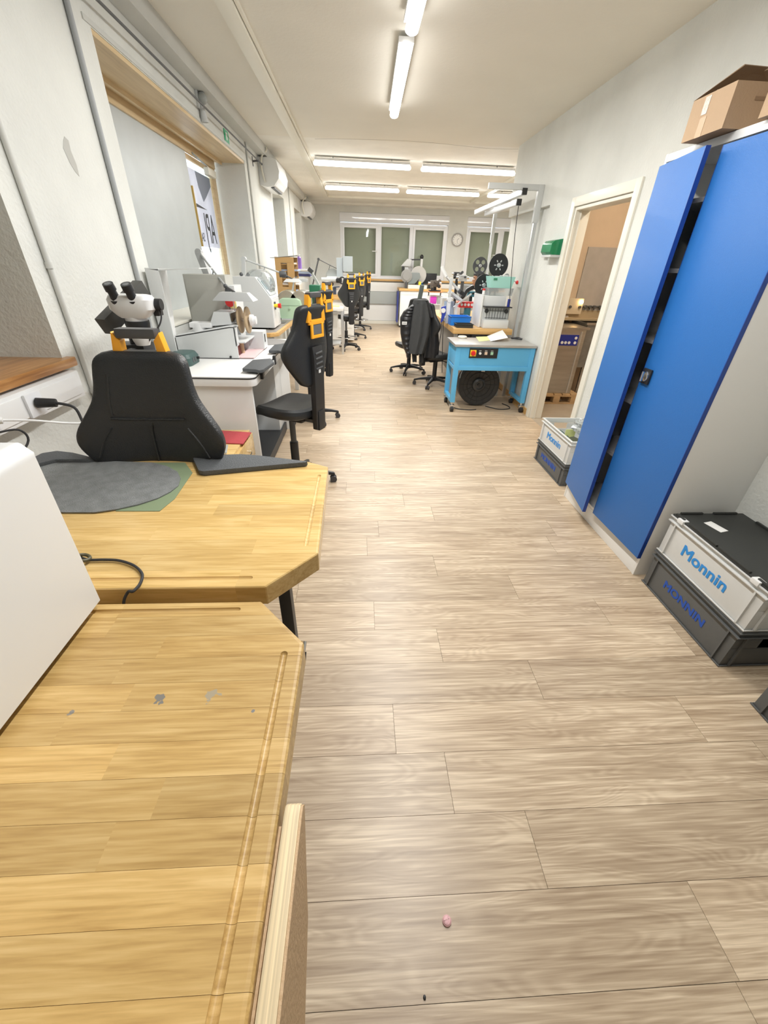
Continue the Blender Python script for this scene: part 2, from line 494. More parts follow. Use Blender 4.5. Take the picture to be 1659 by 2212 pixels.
# ---- left wall with four window openings
wl = MB(ins=0)
ops = [(0.10, 2.08, 1.12, 2.57), (3.22, 6.50, 1.10, 2.57), (8.26, 9.42, 1.10, 2.52), (10.80, 11.80, 1.10, 2.52)]
ycur = YB
for (a, b, z0, z1) in ops:
    wl.box(XO, ycur, 0, XL, a, ZC); wl.box(XO, a, 0, XL, b, z0); wl.box(XO, a, z1, XL, b, ZC); ycur = b
wl.box(XO, ycur, 0, XL, YF + .3, ZC)
struct('wall_left', wl, WALL, smooth=False)
# ---- right wall with door opening, ends at the corner
wr = MB(ins=0)
DY0, DY1, DZ = 3.70, 4.68, 2.06
wr.box(XR, YB, 0, XR + .14, DY0, ZC); wr.box(XR, DY0, DZ, XR + .14, DY1, ZC); wr.box(XR, DY1, 0, XR + .14, 5.34, ZC)
wr.box(XR, 5.34, 2.14, XR + .14, YC, ZC); wr.box(XR + .045, 5.34, 0, XR + .14, YC, 2.14)
struct('wall_right', wr, WALL, smooth=False)
struct('wall_return', MB().box(XR + .14, YC - .14, 0, XFAR, YC, ZC), WALL, smooth=False)
struct('wall_side', MB().box(XFAR, YC - .14, 0, XFAR + .14, YF + .3, ZC), WALL, smooth=False)
struct('wall_back', MB().box(XO, YB - .14, 0, XR + .14, YB, ZC), WALL, smooth=False)
# ---- far wall with two windows
wf = MB(ins=0)
WX0, WX1, WX2, WX3, WZ0, WZ1 = -0.56, 2.42, 2.95, 4.9, 1.18, 2.70
wf.box(XL, YF, 0, XFAR, YF + .3, WZ0); wf.box(XL, YF, WZ1, XFAR, YF + .3, ZC)
for a, b in ((XL, WX0), (WX1, WX2), (WX3, XFAR)): wf.box(a, YF, WZ0, b, YF + .3, WZ1)
struct('wall_far', wf, WALL, smooth=False)
# skirting on the right wall
struct('baseboard_right', MB().box(XR - .012, 4.78, 0, XR, 5.34, .075).box(XR + .033, 5.34, 0, XR + .045, YC, .075), BENCHW, smooth=False)

# ---- door casing and jamb
dj = MB()
cw = .075
dj.box(XR - .018, DY0 - cw, 0, XR, DY0, DZ + cw); dj.box(XR - .018, DY1, 0, XR, DY1 + cw, DZ + cw); dj.box(XR - .018, DY0, DZ, XR, DY1, DZ + cw)
dj.box(XR, DY0, 0, XR + .14, DY0 + .03, DZ); dj.box(XR, DY1 - .03, 0, XR + .14, DY1, DZ); dj.box(XR, DY0, DZ - .03, XR + .14, DY1, DZ)
dj.box(XR + .045, DY0 + .03, 0, XR + .06, DY0 + .045, DZ - .03); dj.box(XR + .045, DY1 - .045, 0, XR + .06, DY1 - .03, DZ - .03)
d1 = struct('door_1', dj, CREAM, bevel=.004)
hg = MB()
for z in (.5, 1.05, 1.25): hg.box(XR + .06, DY1 - .036, z, XR + .075, DY1 - .028, z + .09)
hg.build('hinge', CREAM, d1)
# ---- room behind the door
struct('wall_washroom', MB().box(XR + .14, 5.9, 0, 5.2, 6.0, ZC).box(4.1, 2.5, 0, 4.2, 5.9, ZC).box(XR + .14, 2.4, 0, 4.2, 2.5, ZC), TANW, smooth=False)

struct('floor', MB().box(XR + .02, 2.5, -.004, 4.1, 5.9, 0.0), mat('washroom_floor', (.42, .36, .28), .5, var=.1, vs=5), smooth=False)
# ---- left windows
def shutter(n, y0, y1, z0, z1, x=-1.80, col=TANW):
    fr = MB()
    for a in ((y0, y0 + .06), (y1 - .06, y1), ((y0 + y1) / 2 - .04, (y0 + y1) / 2 + .04)): fr.box(x - .03, a[0], z0, x + .03, a[1], z1)
    fr.box(x - .03, y0, z0, x + .03, y1, z0 + .06); fr.box(x - .03, y0, z1 - .06, x + .03, y1, z1)
    o = struct('window_%d' % n, fr, PVC, bevel=.004)
    for a, b in ((y0 + .06, (y0 + y1) / 2 - .04), ((y0 + y1) / 2 + .04, y1 - .06)):
        MB().box(x - .004, a, z0 + .06, x + .004, b, z1 - .06).build('pane', GLASS, o)
    sl = MB()
    z = z0
    sl.ins = 0
    while z < z1: sl.box(x - .11, y0, z, x - .10, y1, z + .0505); z += .05
    sl.build('shutter', BLADE, o, kind='stuff', label='closed slatted roller shutter')
    return o
shutter(1, .10, 2.08, 1.12, 2.57)
shutter(3, 8.26, 9.42, 1.10, 2.52)
shutter(4, 10.80, 11.80, 1.10, 2.52)
# sill of the near window
sl = MB(); sl.box(-1.80, .10, 1.085, XL + .035, 2.125, 1.128)
s_ = struct('trim_2', sl, SILLW, bevel=.012, rnd=(.3, .5, .3))

# ---- big window: wooden soffit, grey panel, glazed end with the shop sign
XW = -1.80
sf = MB(); sf.box(XW, 3.22, 2.545, XL - .004, 6.50, 2.569)
struct('trim_3', sf, SOFFITW, rnd=(.3, .5, .3), smooth=False)
sf = MB(); sf.box(XW + .10, 3.22, 2.515, XW + .125, 6.44, 2.545); sf.box(XW - .0, 3.22, 2.47, XW + .03, 6.46, 2.545)
struct('trim_4', sf, SOFFITW, rnd=(.6, .5, .3), smooth=False)
win = MB()
win.box(XW - .03, 3.22, 1.10, XW, 3.29, 2.47); win.box(XW - .03, 5.40, 1.10, XW, 5.47, 2.47); win.box(XW - .03, 6.30, 1.10, XW + .02, 6.46, 2.47)
win.box(XW - .03, 3.22, 1.10, XW, 6.46, 1.17); win.box(XW - .03, 3.22, 2.42, XW, 6.46, 2.47)
w2 = struct('window_2', win, SOFFITW, bevel=.004, rnd=(.3, .3, .3))
pl = MB(); pl.box(XW - .012, 3.29, 1.17, XW + .0, 5.40, 2.42); pl.build('blind_panel', mat('grey_sheet', (0.50, 0.535, 0.54), 0.45, metal=0.12, bump=0.05, bs=20, var=.06, vs=4), w2)
MB().box(XW + .001, 3.22, 1.10, XW + .012, 5.50, 2.50).build('sliding_panel', MATS['grey_sheet'], w2, label='smooth grey sheet covering most of the window')
MB().box(XW - .018, 5.47, 1.17, XW - .012, 6.30, 2.42).build('pane', GLASS, w2)
FILM = mat('frosted_film', (0.86, 0.84, 0.90), 0.6, trans=0.8, var=0.12, vs=7)
MB().box(XW - .0105, 5.49, 1.66, XW - .0095, 6.29, 2.36).build('sign_film', FILM, w2, label='translucent lilac sign film with mirrored black letters')
INK = mat('black_sign_ink', (0.02, 0.02, 0.02), 0.6)
# letters read from outside, so they stand mirrored when seen from the room
text_obj('lettering', 'APJ', .42, ((XW - .008, 6.0, 1.83), (0, -1, 0), (0, 0, 1)), INK, w2, bold=.0, wide=.62)
text_obj('lettering', 'SAS', .12, ((XW - .008, 5.67, 1.75), (0, -1, 0), (0, 0, 1)), INK, w2, wide=.75)
lg = MB(); lg.prism([(5.62, 2.03), (6.0, 2.03), (5.66, 2.06), (5.62, 2.06)], XW - .009, XW - .0075, 'x'); lg.prism([(5.62, 1.80), (5.635, 2.03), (5.62, 2.03)], XW - .009, XW - .0075, 'x')
lg.build('sign_bracket_line', INK, w2)
lg = MB(); lg.prism([(5.78, 2.36), (5.82, 2.22), (5.92, 2.10), (6.03, 2.15), (6.20, 2.24), (6.28, 2.28), (6.28, 2.36)], XW - .009, XW - .0075, 'x')
lg.build('sign_emblem', mat('blue_grey_ink', (0.20, 0.23, 0.30), 0.6), w2)
MB().box(XW + .0, 5.535, 1.66, XW + .02, 5.55, 2.2).build('edge_strip', mat('gold_strip', (.6, .4, .12), .3, metal=.8), w2)
cl = thing('door_closer', 'small cream door closer box under the wooden soffit beside the glass', 'door closer', (XW + .03, 6.12, 2.36))
MB(cl).box(XW + .02, 6.02, 2.36, XW + .075, 6.30, 2.43).build('body', CREAM, cl, bevel=.008)
MB(cl).bar((XW + .05, 6.05, 2.44), (XW + .06, 5.70, 2.46), .02, .008).bar((XW + .06, 5.70, 2.46), (XW + .03, 5.66, 2.49), .02, .008).build('arm', GREY, cl)
# ---- white sill board of the big window
struct('trim_5', MB().box(XW, 3.22, 1.10, XL + .01, 6.5, 1.115), CREAM, bevel=.003)

# ---- ducts, trunking and conduits on the walls and ceiling
struct('trim_6', MB().box(XL, YB, 2.775, XL + .12, YF, ZC), mat('duct_paint', (0.60, 0.61, 0.585), 0.6, var=.05), bevel=.004)
tr = MB(); tr.box(-.86, YB, ZC - .045, -.76, 11.95, ZC); tr.box(-.86, 11.95, ZC - .045, 3.1, 12.07, ZC); tr.box(2.62, 6.95, ZC - .045, 2.72, 11.95, ZC)
struct('trim_7', tr, CREAM, bevel=.004)
struct('trim_8', MB().box(-.755, YB, ZC - .02, -.735, 11.95, ZC), CREAM)
struct('trim_9', MB().box(XL + .1, 13.1, ZC - .045, XFAR, YF, ZC), CEIL2, bevel=.004)
pp = MB(); pp.cyl((XL + .014, 3.0, .95), (XL + .014, 3.0, 2.775), .014); struct('trim_10', pp, PIPEG)
pp = MB(); pp.cyl((XL + .012, 2.2, .2), (XL + .012, 2.2, 2.775), .012); pp.cyl((XL + .012, 2.2, 1.49), (XL + .012, 2.2, 1.515), .016); pp.cyl((XL + .012, 2.2, .93), (XL + .012, 2.2, .95), .016); struct('trim_11', pp, PIPEW)
pp = MB(); pp.cyl((XL + .011, 6.66, .95), (XL + .011, 6.66, 2.775), .011); struct('trim_12', pp, PIPEW)
pp = MB(); pp.box(XL, 5.3, 2.58, XL + .01, 5.4, 2.775)
pp = MB(); pp.box(XL, 3.15, 2.575, XL + .006, 6.6, 2.60); struct('trim_13', pp, PIPEW)
# conduit down the recess, right side, and crown above the corner
pp = MB(); pp.cyl((XL + .012, 10.1, 1.0), (XL + .012, 10.1, 2.775), .010); struct('trim_14', pp, PIPEW)

# curtain rod with brackets
cr = thing('curtain_rod', 'dark thin curtain rod on brackets above the large wooden window', 'curtain rod', (XL + .07, 5.0, 2.66))
MB(cr).cyl((XL + .07, 2.85, 2.665), (XL + .07, 7.25, 2.665), .008, n=12).build('rod', DGREY, cr)
for y in (3.0, 7.0): MB(cr).bar((XL, y, 2.65), (XL + .08, y, 2.66), .012, .02).box(XL, y - .015, 2.60, XL + .006, y + .015, 2.70).build('bracket', DGREY, cr)
MB(cr).ball((XL + .07, 7.26, 2.665), .012).build('finial', DGREY, cr)
MB(cr).cyl((XL + .07, 2.84, 2.665), (XL + .07, 2.90, 2.665), .018).build('finial', DGREY, cr)
# rod bracket stub near the top left corner of the view
st = thing('wall_bracket', 'short dark metal bracket hanging beside the grey conduit', 'bracket', (XL + .02, 2.93, 2.62))
MB(st).bar((XL + .01, 2.93, 2.775), (XL + .01, 2.93, 2.60), .02, .012).cyl((XL + .01, 2.93, 2.60), (XL + .02, 2.93, 2.575), .006).build('stem', DGREY, st)
MB(st).bar((XL, 2.93, 2.70), (XL + .04, 2.93, 2.70), .05, .008).build('plate', DGREY, st)
# alarm siren
sr = thing('alarm_horn', 'grey horn shaped detector on the wall above the curtain rod', 'detector', (XL + .0, 4.95, 2.76))
MB(sr).box(XL, 4.90, 2.66, XL + .02, 4.97, 2.775).build('mount', LIGHTGREY, sr, bevel=.004)
MB(sr).ball((XL + .045, 4.95, 2.735), (.038, .045, .042)).build('head', GREY, sr)
MB(sr).lathe((XL + .028, 4.95, 2.71), (.03, .05, -1), [(.02, 0), (.022, .05), (.034, .13), (.03, .13), (.01, .06)]).build('cone', LIGHTGREY, sr)
# exit sign
ex = thing('emergency_sign', 'small green and white emergency sign on the lintel by the rod', 'sign', (XL + .006, 5.78, 2.64))
MB(ex).box(XL, 5.70, 2.60, XL + .008, 5.86, 2.70).build('plate', mat('sign_green', (.02, .40, .18), .4), ex)
MB(ex).box(XL + .008, 5.75, 2.62, XL + .0095, 5.80, 2.68).build('pictogram', PAPER, ex)
# peeled patch
pm = MB(); q = P(148, 335, x=XL)
pm.prism([(q.y - .03, q.z + .02), (q.y - .01, q.z + .05), (q.y + .01, q.z + .07), (q.y + .035, q.z + .06), (q.y + .03, q.z + .02), (q.y + .045, q.z - .03), (q.y + .04, q.z - .075), (q.y + .015, q.z - .06), (q.y - .01, q.z - .03)], XL, XL + .0015, 'x')
struct('trim_15', pm, mat('bare_plaster', (.46, .46, .43), .9))

# ---- wall trunking with sockets
tk = thing('cable_trunking', 'white wall trunking with sockets under the wooden sill', 'trunking', (XL + .03, 1.2, 1.03))
MB(tk).box(XL, -.5, .955, XL + .055, 2.07, 1.075).build('channel', WHITE, tk, bevel=.008)
MB(tk).box(XL + .055, -.45, .972, XL + .06, 2.04, 1.058).build('cover', WHITE, tk, bevel=.002)
for yy in (1.72, 1.47, 1.15): MB(tk).box(XL + .06, yy - .045, .968, XL + .072, yy + .045, 1.062).build('socket', PVC, tk, bevel=.004)
pg = thing('black_plug', 'black angled plug in the wall socket left of the chair', 'plug', (XL + .08, 1.72, 1.02))
MB(pg).cyl((XL + .074, 1.72, 1.02), (XL + .14, 1.74, 1.015), .021, .017).build('plug', BLACK, pg, bevel=.003)
MB(pg).tube([(XL + .135, 1.74, 1.015), (XL + .19, 1.76, .99), (XL + .21, 1.75, .93), (XL + .24, 1.72, .87), (XL + .27, 1.62, .80)], .006).build('cord', RUBBER, pg)
pg = thing('white_plug', 'white plug with its white cord in the near wall socket', 'plug', (XL + .08, 1.47, 1.02))
MB(pg).cyl((XL + .074, 1.47, 1.03), (XL + .11, 1.49, 1.025), .018, .012).build('plug', WHITE, pg, bevel=.003)
MB(pg).tube([(XL + .105, 1.49, 1.025), (XL + .16, 1.56, 1.0), (XL + .22, 1.66, .955), (XL + .33, 1.74, .93)], .0045).build('cord', WHITE, pg)
pg = thing('dark_plug', 'dark plug below the white plug, its cord dropping behind the bench', 'plug', (XL + .08, 1.42, 1.0))
MB(pg).cyl((XL + .074, 1.44, .992), (XL + .10, 1.455, .99), .015, .010).build('plug', BLACK, pg)
MB(pg).tube([(XL + .10, 1.455, .99), (XL + .14, 1.50, .985), (XL + .15, 1.51, .94), (XL + .13, 1.45, .88), (XL + .12, 1.42, .8)], .004).build('cord', RUBBER, pg)

# ---- far windows
def far_window(n, x0, x1, mull, zt):
    fr = MB(); y = YF + .02
    e = .055
    fr.box(x0, y, WZ0, x0 + e, y + .07, zt); fr.box(x1 - e, y, WZ0, x1, y + .07, zt)
    fr.box(x0, y, WZ0, x1, y + .07, WZ0 + e); fr.box(x0, y, zt - e, x1, y + .07, zt)
    for m_ in mull: fr.box(m_ - .04, y, WZ0, m_ + .04, y + .07, zt)
    o = struct('window_%d' % n, fr, PVC, bevel=.004)
    xs = [x0 + e] + [v for m_ in mull for v in (m_ - .04, m_ + .04)] + [x1 - e]
    for i in range(0, len(xs), 2):
        a, b = xs[i], xs[i + 1]
        s = MB(); t = .06; z0 = WZ0 + e; z1 = zt - e; yy = y - .015
        if i != 2:
            s.box(a, yy, z0, a + t, yy + .05, z1); s.box(b - t, yy, z0, b, yy + .05, z1); s.box(a, yy, z0, b, yy + .05, z0 + t); s.box(a, yy, z1 - t, b, yy + .05, z1)
        else:
            t = .02; s.box(a, yy, z0, a + t, yy + .05, z1); s.box(b - t, yy, z0, b, yy + .05, z1); s.box(a, yy, z0, b, yy + .05, z0 + t); s.box(a, yy, z1 - t, b, yy + .05, z1)
        so = s.build('sash', PVC, o, bevel=.004)
        MB().box(a + t, yy + .02, z0 + t, b - t, yy + .026, z1 - t).build('pane', GLASS, so)
        if i == 0:
            MB().box(b - .035, yy - .03, (z0 + z1) / 2 - .03, b - .015, yy, (z0 + z1) / 2 + .05).box(b - .16, yy - .045, (z0 + z1) / 2 + .0, b - .015, yy - .028, (z0 + z1) / 2 + .02).build('handle', WHITE, so, bevel=.003)
    sh = MB(); z = WZ0
    sh.ins = 0
    while z < zt: sh.box(x0, y + .16, z, x1, y + .17, z + .038).box(x0, y + .163, z + .038, x1, y + .17, z + .045); z += .045
    sh.build('shutter', BLADE, o, kind='stuff', label='closed roller shutter slats behind the glass')
    bx = MB(); bx.box(x0 - .01, YF - .012, zt + .01, x1 + .01, YF + .2, WZ1 - .004)
    bx.build('shutter_box', mat('glossy_white', (.78, .80, .84), .08, spec=.9), o, bevel=.004, label='glossy white shutter box above the sashes')
    return o
far_window(5, WX0, WX1, [.52, 1.42], 2.48)
far_window(6, WX2, WX3, [3.95], 2.48)
struct('trim_16', MB().box(WX0 - .02, YF - .10, WZ0 - .055, WX3, YF + .02, WZ0 - .01), BENCHW, bevel=.004, rnd=(.2, .2, .2))
struct('trim_17', MB().box(XL, YF - .13, .86, 4.2, YF, 1.09), LAMINATE, bevel=.004)
struct('trim_18', MB().box(XL, YF - .16, .54, 4.2, YF, .855), mat('grey_trunking', (.42, .45, .44), .5), bevel=.005)
rp = MB()
for a, b in ((-1.3, -.45), (-.44, 1.08), (1.09, 2.4)): rp.box(a, YF - .10, .09, b, YF, .535)
struct('trim_19', rp, LAMINATE, bevel=.004)
struct('baseboard_far', MB().box(XL, YF - .14, 0, 4.2, YF, .085), CREAM, bevel=.004)

# ---- clock
ck = thing('wall_clock', 'round grey wall clock between the two far windows', 'clock', (2.70, YF, 2.17))
q = Vector((2.70, YF - .001, 2.17))
MB(ck).lathe(q, (0, -1, 0), [(.155, 0), (.16, .03), (.135, .04), (.13, .02), (.0, .02)], 36).build('rim', mat('clock_rim', (.38, .37, .36), .35), ck)
MB(ck).lathe(q + Vector((0, -.021, 0)), (0, -1, 0), [(.129, 0), (.129, .002)], 36).build('dial', PAPER, ck)
mk = MB(ck)
for i in range(12):
    t = i * math.pi / 6; c = q + Vector((math.sin(t) * .108, -.024, math.cos(t) * .108))
    mk.obox(c, (.008, .002, .022), ry=t)
mk.build('hour_marks', DGREY, ck, kind='stuff')
MB(ck).bar(q + Vector((0, -.026, 0)), q + Vector((.045, -.026, .035)), .008, .002, (0, 1, 0)).bar(q + Vector((0, -.028, 0)), q + Vector((.01, -.028, -.09)), .006, .002, (0, 1, 0)).build('hands', DGREY, ck)

# ================================================================== CEILING LIGHTS
def tube_lamp(x0, y0, x1, y1, label, z=2.80, wd=.075):
    t = thing('tube_lamp', label, 'ceiling light', ((x0 + x1) / 2, (y0 + y1) / 2, ZC), 0, 'white tube lights on the ceiling')
    a, b = Vector((x0, y0, z)), Vector((x1, y1, z)); d = (b - a).normalized(); s = d.cross(Vector((0, 0, 1)))
    MB(t).bar(a + d * .02 + Vector((0, 0, .045)), b - d * .02 + Vector((0, 0, .045)), wd * 1.25, .03).build('housing', WHITE, t, bevel=.004)
    rings = []
    n = 14
    for (e, sc) in ((0, .3), (.006, .75), (.025, 1), (1, 1), (1.001, .75), (1.002, .3)):
        p = a + d * (e if e < .5 else (b - a).length - (.025 if e == 1 else .006 if e == 1.001 else 0))
        rings.append([p + s * math.cos(2 * math.pi * k / n) * wd / 2 * sc + Vector((0, 0, math.sin(2 * math.pi * k / n) * .028 * sc)) for k in range(n)])
    MB(t).loft(rings).build('diffuser', TUBEM, t)
    ld = bpy.data.lights.new('tube_glow', 'AREA'); ld.shape = 'RECTANGLE'; ld.size = (b - a).length * .96; ld.size_y = wd * .7; ld.energy = TUBE_W * (1.2 if y0 > 7 else 1.0); ld.color = (1.0, .99, .965)
    lo = bpy.data.objects.new('tube_glow', ld); COL.objects.link(lo); lo.parent = t
    lo.location = (a + b) / 2 - Vector(t.location) + Vector((0, 0, -.032)); lo.rotation_euler = (0, 0, math.atan2(d.y, d.x))
    for f in (.2, .8):
        p = a + (b - a) * f
        MB(t).cyl(p + Vector((0, 0, .055)), (p.x, p.y, ZC), .008, n=10).build('hanger', LIGHTGREY, t)
    return t
tube_lamp(.315, 3.96, .335, 5.44, 'single tube light over the aisle, the one whose whole length shows nearest', wd=.085)
tube_lamp(.335, 2.26, .325, 3.74, 'tube light over the aisle cut off by the top of the photo', wd=.085)
o_ = tube_lamp(.34, .55, .335, 2.03, 'tube light over the near end of the aisle, above the wooden benches', wd=.085)
tube_lamp(-.70, 7.87, .77, 7.93, 'left tube light of the nearer crosswise row')
tube_lamp(.93, 7.97, 2.42, 8.02, 'right tube light of the nearer crosswise row')
tube_lamp(-.70, 10.2, .78, 10.25, 'left tube light of the farther crosswise row')
tube_lamp(.93, 10.28, 2.44, 10.33, 'middle tube light of the farther crosswise row')
tube_lamp(2.62, 10.35, 4.1, 10.4, 'right tube light of the farther crosswise row, partly behind the aluminium frame')
wk = thing('washroom_fill_lamp', 'added round warm fill lamp, unseen, brightening the room behind the doorway', 'ceiling light', (3.1, 4.2, ZC))  # unseen lamp, added to brighten the tan walls behind the doorway
MB(wk).lathe((3.1, 4.2, ZC), (0, 0, -1), [(.14, 0), (.14, .03), (.10, .07), (.02, .085)]).build('shade', emit('warm_fill_glow', (1, .84, .66), 90), wk)
# ================================================================== WALL UNITS
def air_con(y0, y1, z0, z1, label):
    t = thing('air_conditioner', label, 'air conditioner', (XL, (y0 + y1) / 2, z0), 0, 'white wall air conditioners')
    pr = [(XL, z0 + .02), (XL + .10, z0), (XL + .20, z0 + .02), (XL + .27, z0 + .10), (XL + .285, z0 + .18), (XL + .25, z1 - .02), (XL + .18, z1), (XL, z1)]
    MB(t).prism(pr, y0, y1, 'y').build('body', WHITE, t, bevel=.012)
    MB(t).bar((XL + .225, y0 + .05, z0 + .055), (XL + .225, y1 - .05, z0 + .055), .012, .07, (.6, 0, .8)).build('air_flap', PVC, t, bevel=.002)
    MB(t).box(XL + .14, y0 + .06, z0 + .0, XL + .19, y1 - .06, z0 + .012).build('outlet_slot', DGREY, t)
    MB(t).tube([(XL + .08, y0 - .02, z0 + .05), (XL + .05, y0 - .03, z0 + .2), (XL + .07, y0 - .03, z1), (XL + .135, y0 - .02, z1 + .06), (XL + .135, y0 - .0, ZC - .03)], .013).build('pipe', CREAM, t)
    return t
air_con(7.35, 8.13, 2.43, 2.76, 'air conditioner on the left wall nearer to the camera, above the far recess')
air_con(11.95, 12.75, 2.45, 2.75, 'air conditioner in the far left corner of the room')

sd = thing('soap_dispenser', 'glossy green dispenser on the wall left of the doorway', 'dispenser', (XR, 4.93, 1.66))
MB(sd).prism([(XR, 1.675), (XR - .09, 1.675), (XR - .115, 1.70), (XR - .11, 1.77), (XR - .08, 1.80), (XR, 1.815)], 4.80, 5.05, 'y').build('cover', SOAPGREEN, sd, bevel=.006)
MB(sd).box(XR - .10, 4.80, 1.655, XR, 5.05, 1.675).build('tray', LIGHTGREY, sd, bevel=.003)
sw = thing('thermostat', 'small grey control box left of the green dispenser', 'control box', (XR, 5.14, 1.66))
MB(sw).box(XR - .045, 5.10, 1.66, XR, 5.19, 1.76).build('case', LIGHTGREY, sw, bevel=.004)
MB(sw).box(XR - .049, 5.12, 1.69, XR - .045, 5.17, 1.735).build('display', DGREY, sw)
MB(sw).cyl((XR - .02, 5.14, 1.76), (XR - .02, 5.14, 1.785), .008).build('knob', DGREY, sw)

# ================================================================== BLUE CABINET
CY0, CY1, CXF = 1.77, 2.74, 1.63
cb = thing('storage_cabinet', 'tall white storage cabinet with two bright blue doors, one ajar', 'cabinet', (1.84, 2.25, 0))
c = MB(cb)
c.box(CXF, CY0, .0, XR, CY0 + .018, 2.085); c.box(CXF, CY1 - .018, .0, XR, CY1, 2.085)
c.box(CXF + .001, CY0 + .019, 2.05, XR - .009, CY1 - .019, 2.084); c.box(CXF + .001, CY0 + .019, .11, XR - .009, CY1 - .019, .13); c.box(CXF + .001, CY0 + .019, 0, CXF + .018, CY1 - .019, .109); c.box(XR - .008, CY0 + .019, 0, XR, CY1 - .019, 2.084)
c.build('carcass', LAMINATE, cb, bevel=.002)
for z in (.5, .85, 1.2, 1.55, 1.85): MB(cb).box(CXF + .04, CY0 + .02, z, XR - .01, CY1 - .02, z + .02).build('shelf', LAMINATE, cb)
def cab_door(hx, hy, ang, wd, sgn, lab):
    d = Vector((math.cos(ang), math.sin(ang), 0)) * wd; n = Vector((-d.y, d.x, 0)).normalized() * .010
    if n.x > 0: n = -n
    p = Vector((hx, hy, 0)); q = p + d
    poly = [(v.x, v.y) for v in (p, q, q + n * 2, p + n * 2)]
    o = MB(cb).prism(poly, .125, 2.035).build('door', CABBLUE, cb, bevel=.0015, label=lab)
    e = (q + n - d.normalized() * 0.0)
    m_ = MB(cb).bar((q.x + n.x, q.y + n.y, .125), (q.x + n.x, q.y + n.y, 2.035), .003, .0215, tuple(n.normalized()))
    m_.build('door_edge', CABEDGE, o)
    return o, p, q, n
cab_door(CXF, CY1 - .005, math.radians(-90 - 10), .455, 1, 'far blue door standing slightly open')
do, p, q, n = cab_door(CXF, CY0 + .003, math.radians(90 + 1.5), .50, -1, 'near blue door with the lock')
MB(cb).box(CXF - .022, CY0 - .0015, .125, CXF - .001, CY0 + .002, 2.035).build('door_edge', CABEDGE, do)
lk = Vector((CXF - .032, CY0 + .455, 1.055))
MB(cb).box(lk.x - .012, lk.y - .035, lk.z - .04, lk.x, lk.y + .035, lk.z + .04).build('lock_plate', BLACK, do, bevel=.008)
MB(cb).lathe(lk + Vector((-.012, 0, 0)), (-1, 0, 0), [(.028, 0), (.026, .008), (.0, .008)]).bar(lk + Vector((-.026, 0, -.026)), lk + Vector((-.026, 0, .026)), .014, .018, (1, 0, 0)).build('lock_knob', CHROME, do, bevel=.003)
# things inside the cabinet
for i, (z, cm) in enumerate(((.13, LIGHTGREY), (.52, NAVY), (.87, DGREY), (1.22, WHITE), (1.57, DKGREEN))):
    for j in range(2):
        y = 2.12 + j * .26
        b_ = thing('binder_box', ['lowest', 'second lowest', 'middle', 'second highest', 'highest'][i] + ' shelf box seen through the gap of the blue doors, ' + ('near one' if j == 0 else 'far one'), 'box', (1.86, y, z), 0, 'boxes inside the blue cabinet')
        MB(b_).box(1.74, y - .10, z + .001, 1.97, y + .10, z + .20).build('body', cm, b_, bevel=.004)
        MB(b_).box(1.735, y - .02, z + .08, 1.74, y + .03, z + .14).build('label_card', PAPER, b_)

# cardboard boxes on top
def carton(name, label, x0, y0, z0, x1, y1, z1, rz=0, flaps=True, tape=True):
    cx, cy = (x0 + x1) / 2, (y0 + y1) / 2
    t = thing(name, label, 'box', (cx, cy, z0), rz)
    hx, hy, hz = (x1 - x0) / 2, (y1 - y0) / 2, z1 - z0
    th = .005
    m_ = MB(); m_.box(-hx, -hy, .001, hx, hy, th); m_.box(-hx, -hy, 0.001, -hx + th, hy, hz); m_.box(hx - th, -hy, 0.001, hx, hy, hz); m_.box(-hx, -hy, 0.001, hx, -hy + th, hz); m_.box(-hx, hy - th, 0.001, hx, hy, hz)
    m_.build('carton_body', CARD, t)
    if flaps:
        MB().bar((-hx + .01, 0, hz), (-hx + .03, 0, hz + .0), .01, .01).build('rim', CARD, t)
        a = MB(); a.add([(-hx, hy, hz), (hx, hy, hz), (hx, hy - .06, hz + .10), (-hx + .13, hy - .08, hz + .10), (-hx, hy + .004, hz), (hx, hy + .004, hz), (hx, hy - .056, hz + .104), (-hx + .13, hy - .076, hz + .104)], [(0, 1, 2, 3), (7, 6, 5, 4), (0, 3, 7, 4), (1, 5, 6, 2), (3, 2, 6, 7), (0, 4, 5, 1)]).build('flap', CARDIN, t)
        b_ = MB(); b_.add([(hx, -hy, hz), (hx, hy, hz), (hx - .16, hy - .02, hz + .09), (hx - .16, -hy + .02, hz + .09), (hx, -hy, hz + .004), (hx, hy, hz + .004), (hx - .16, hy - .02, hz + .094), (hx - .16, -hy + .02, hz + .094)], [(0, 1, 2, 3), (7, 6, 5, 4), (0, 3, 7, 4), (1, 5, 6, 2), (3, 2, 6, 7), (0, 4, 5, 1)]).build('flap', CARD, t)
    if tape:
        MB().box(-hx - .0012, -.0, .0, -hx, .04, .07).build('tape', mat('brown_tape', (.47, .32, .18), .4), t)
        MB().box(-hx - .0014, .01, hz - .07, -hx - .0002, .045, hz - .008).build('clear_tape', mat('shiny_tape', (.62, .55, .48), .08, bump=.6, bs=60), t)
        for j in range(3): MB().box(hx - .30 + j * .06, -hy - .0012, hz * .62, hx - .255 + j * .06, -hy, hz * (.70 + .06 * (j % 2))).build('printed_mark', CARDIN, t)
    return t
carton('cardboard_box', 'brown cardboard box with raised flap on top of the blue cabinet, far one', 1.56, 2.27, 2.086, 1.96, 2.53, 2.235)
carton('cardboard_box', 'cardboard box at the right edge, on the near end of the cabinet top', 1.60, 1.79, 2.086, 2.02, 2.13, 2.30, flaps=False)

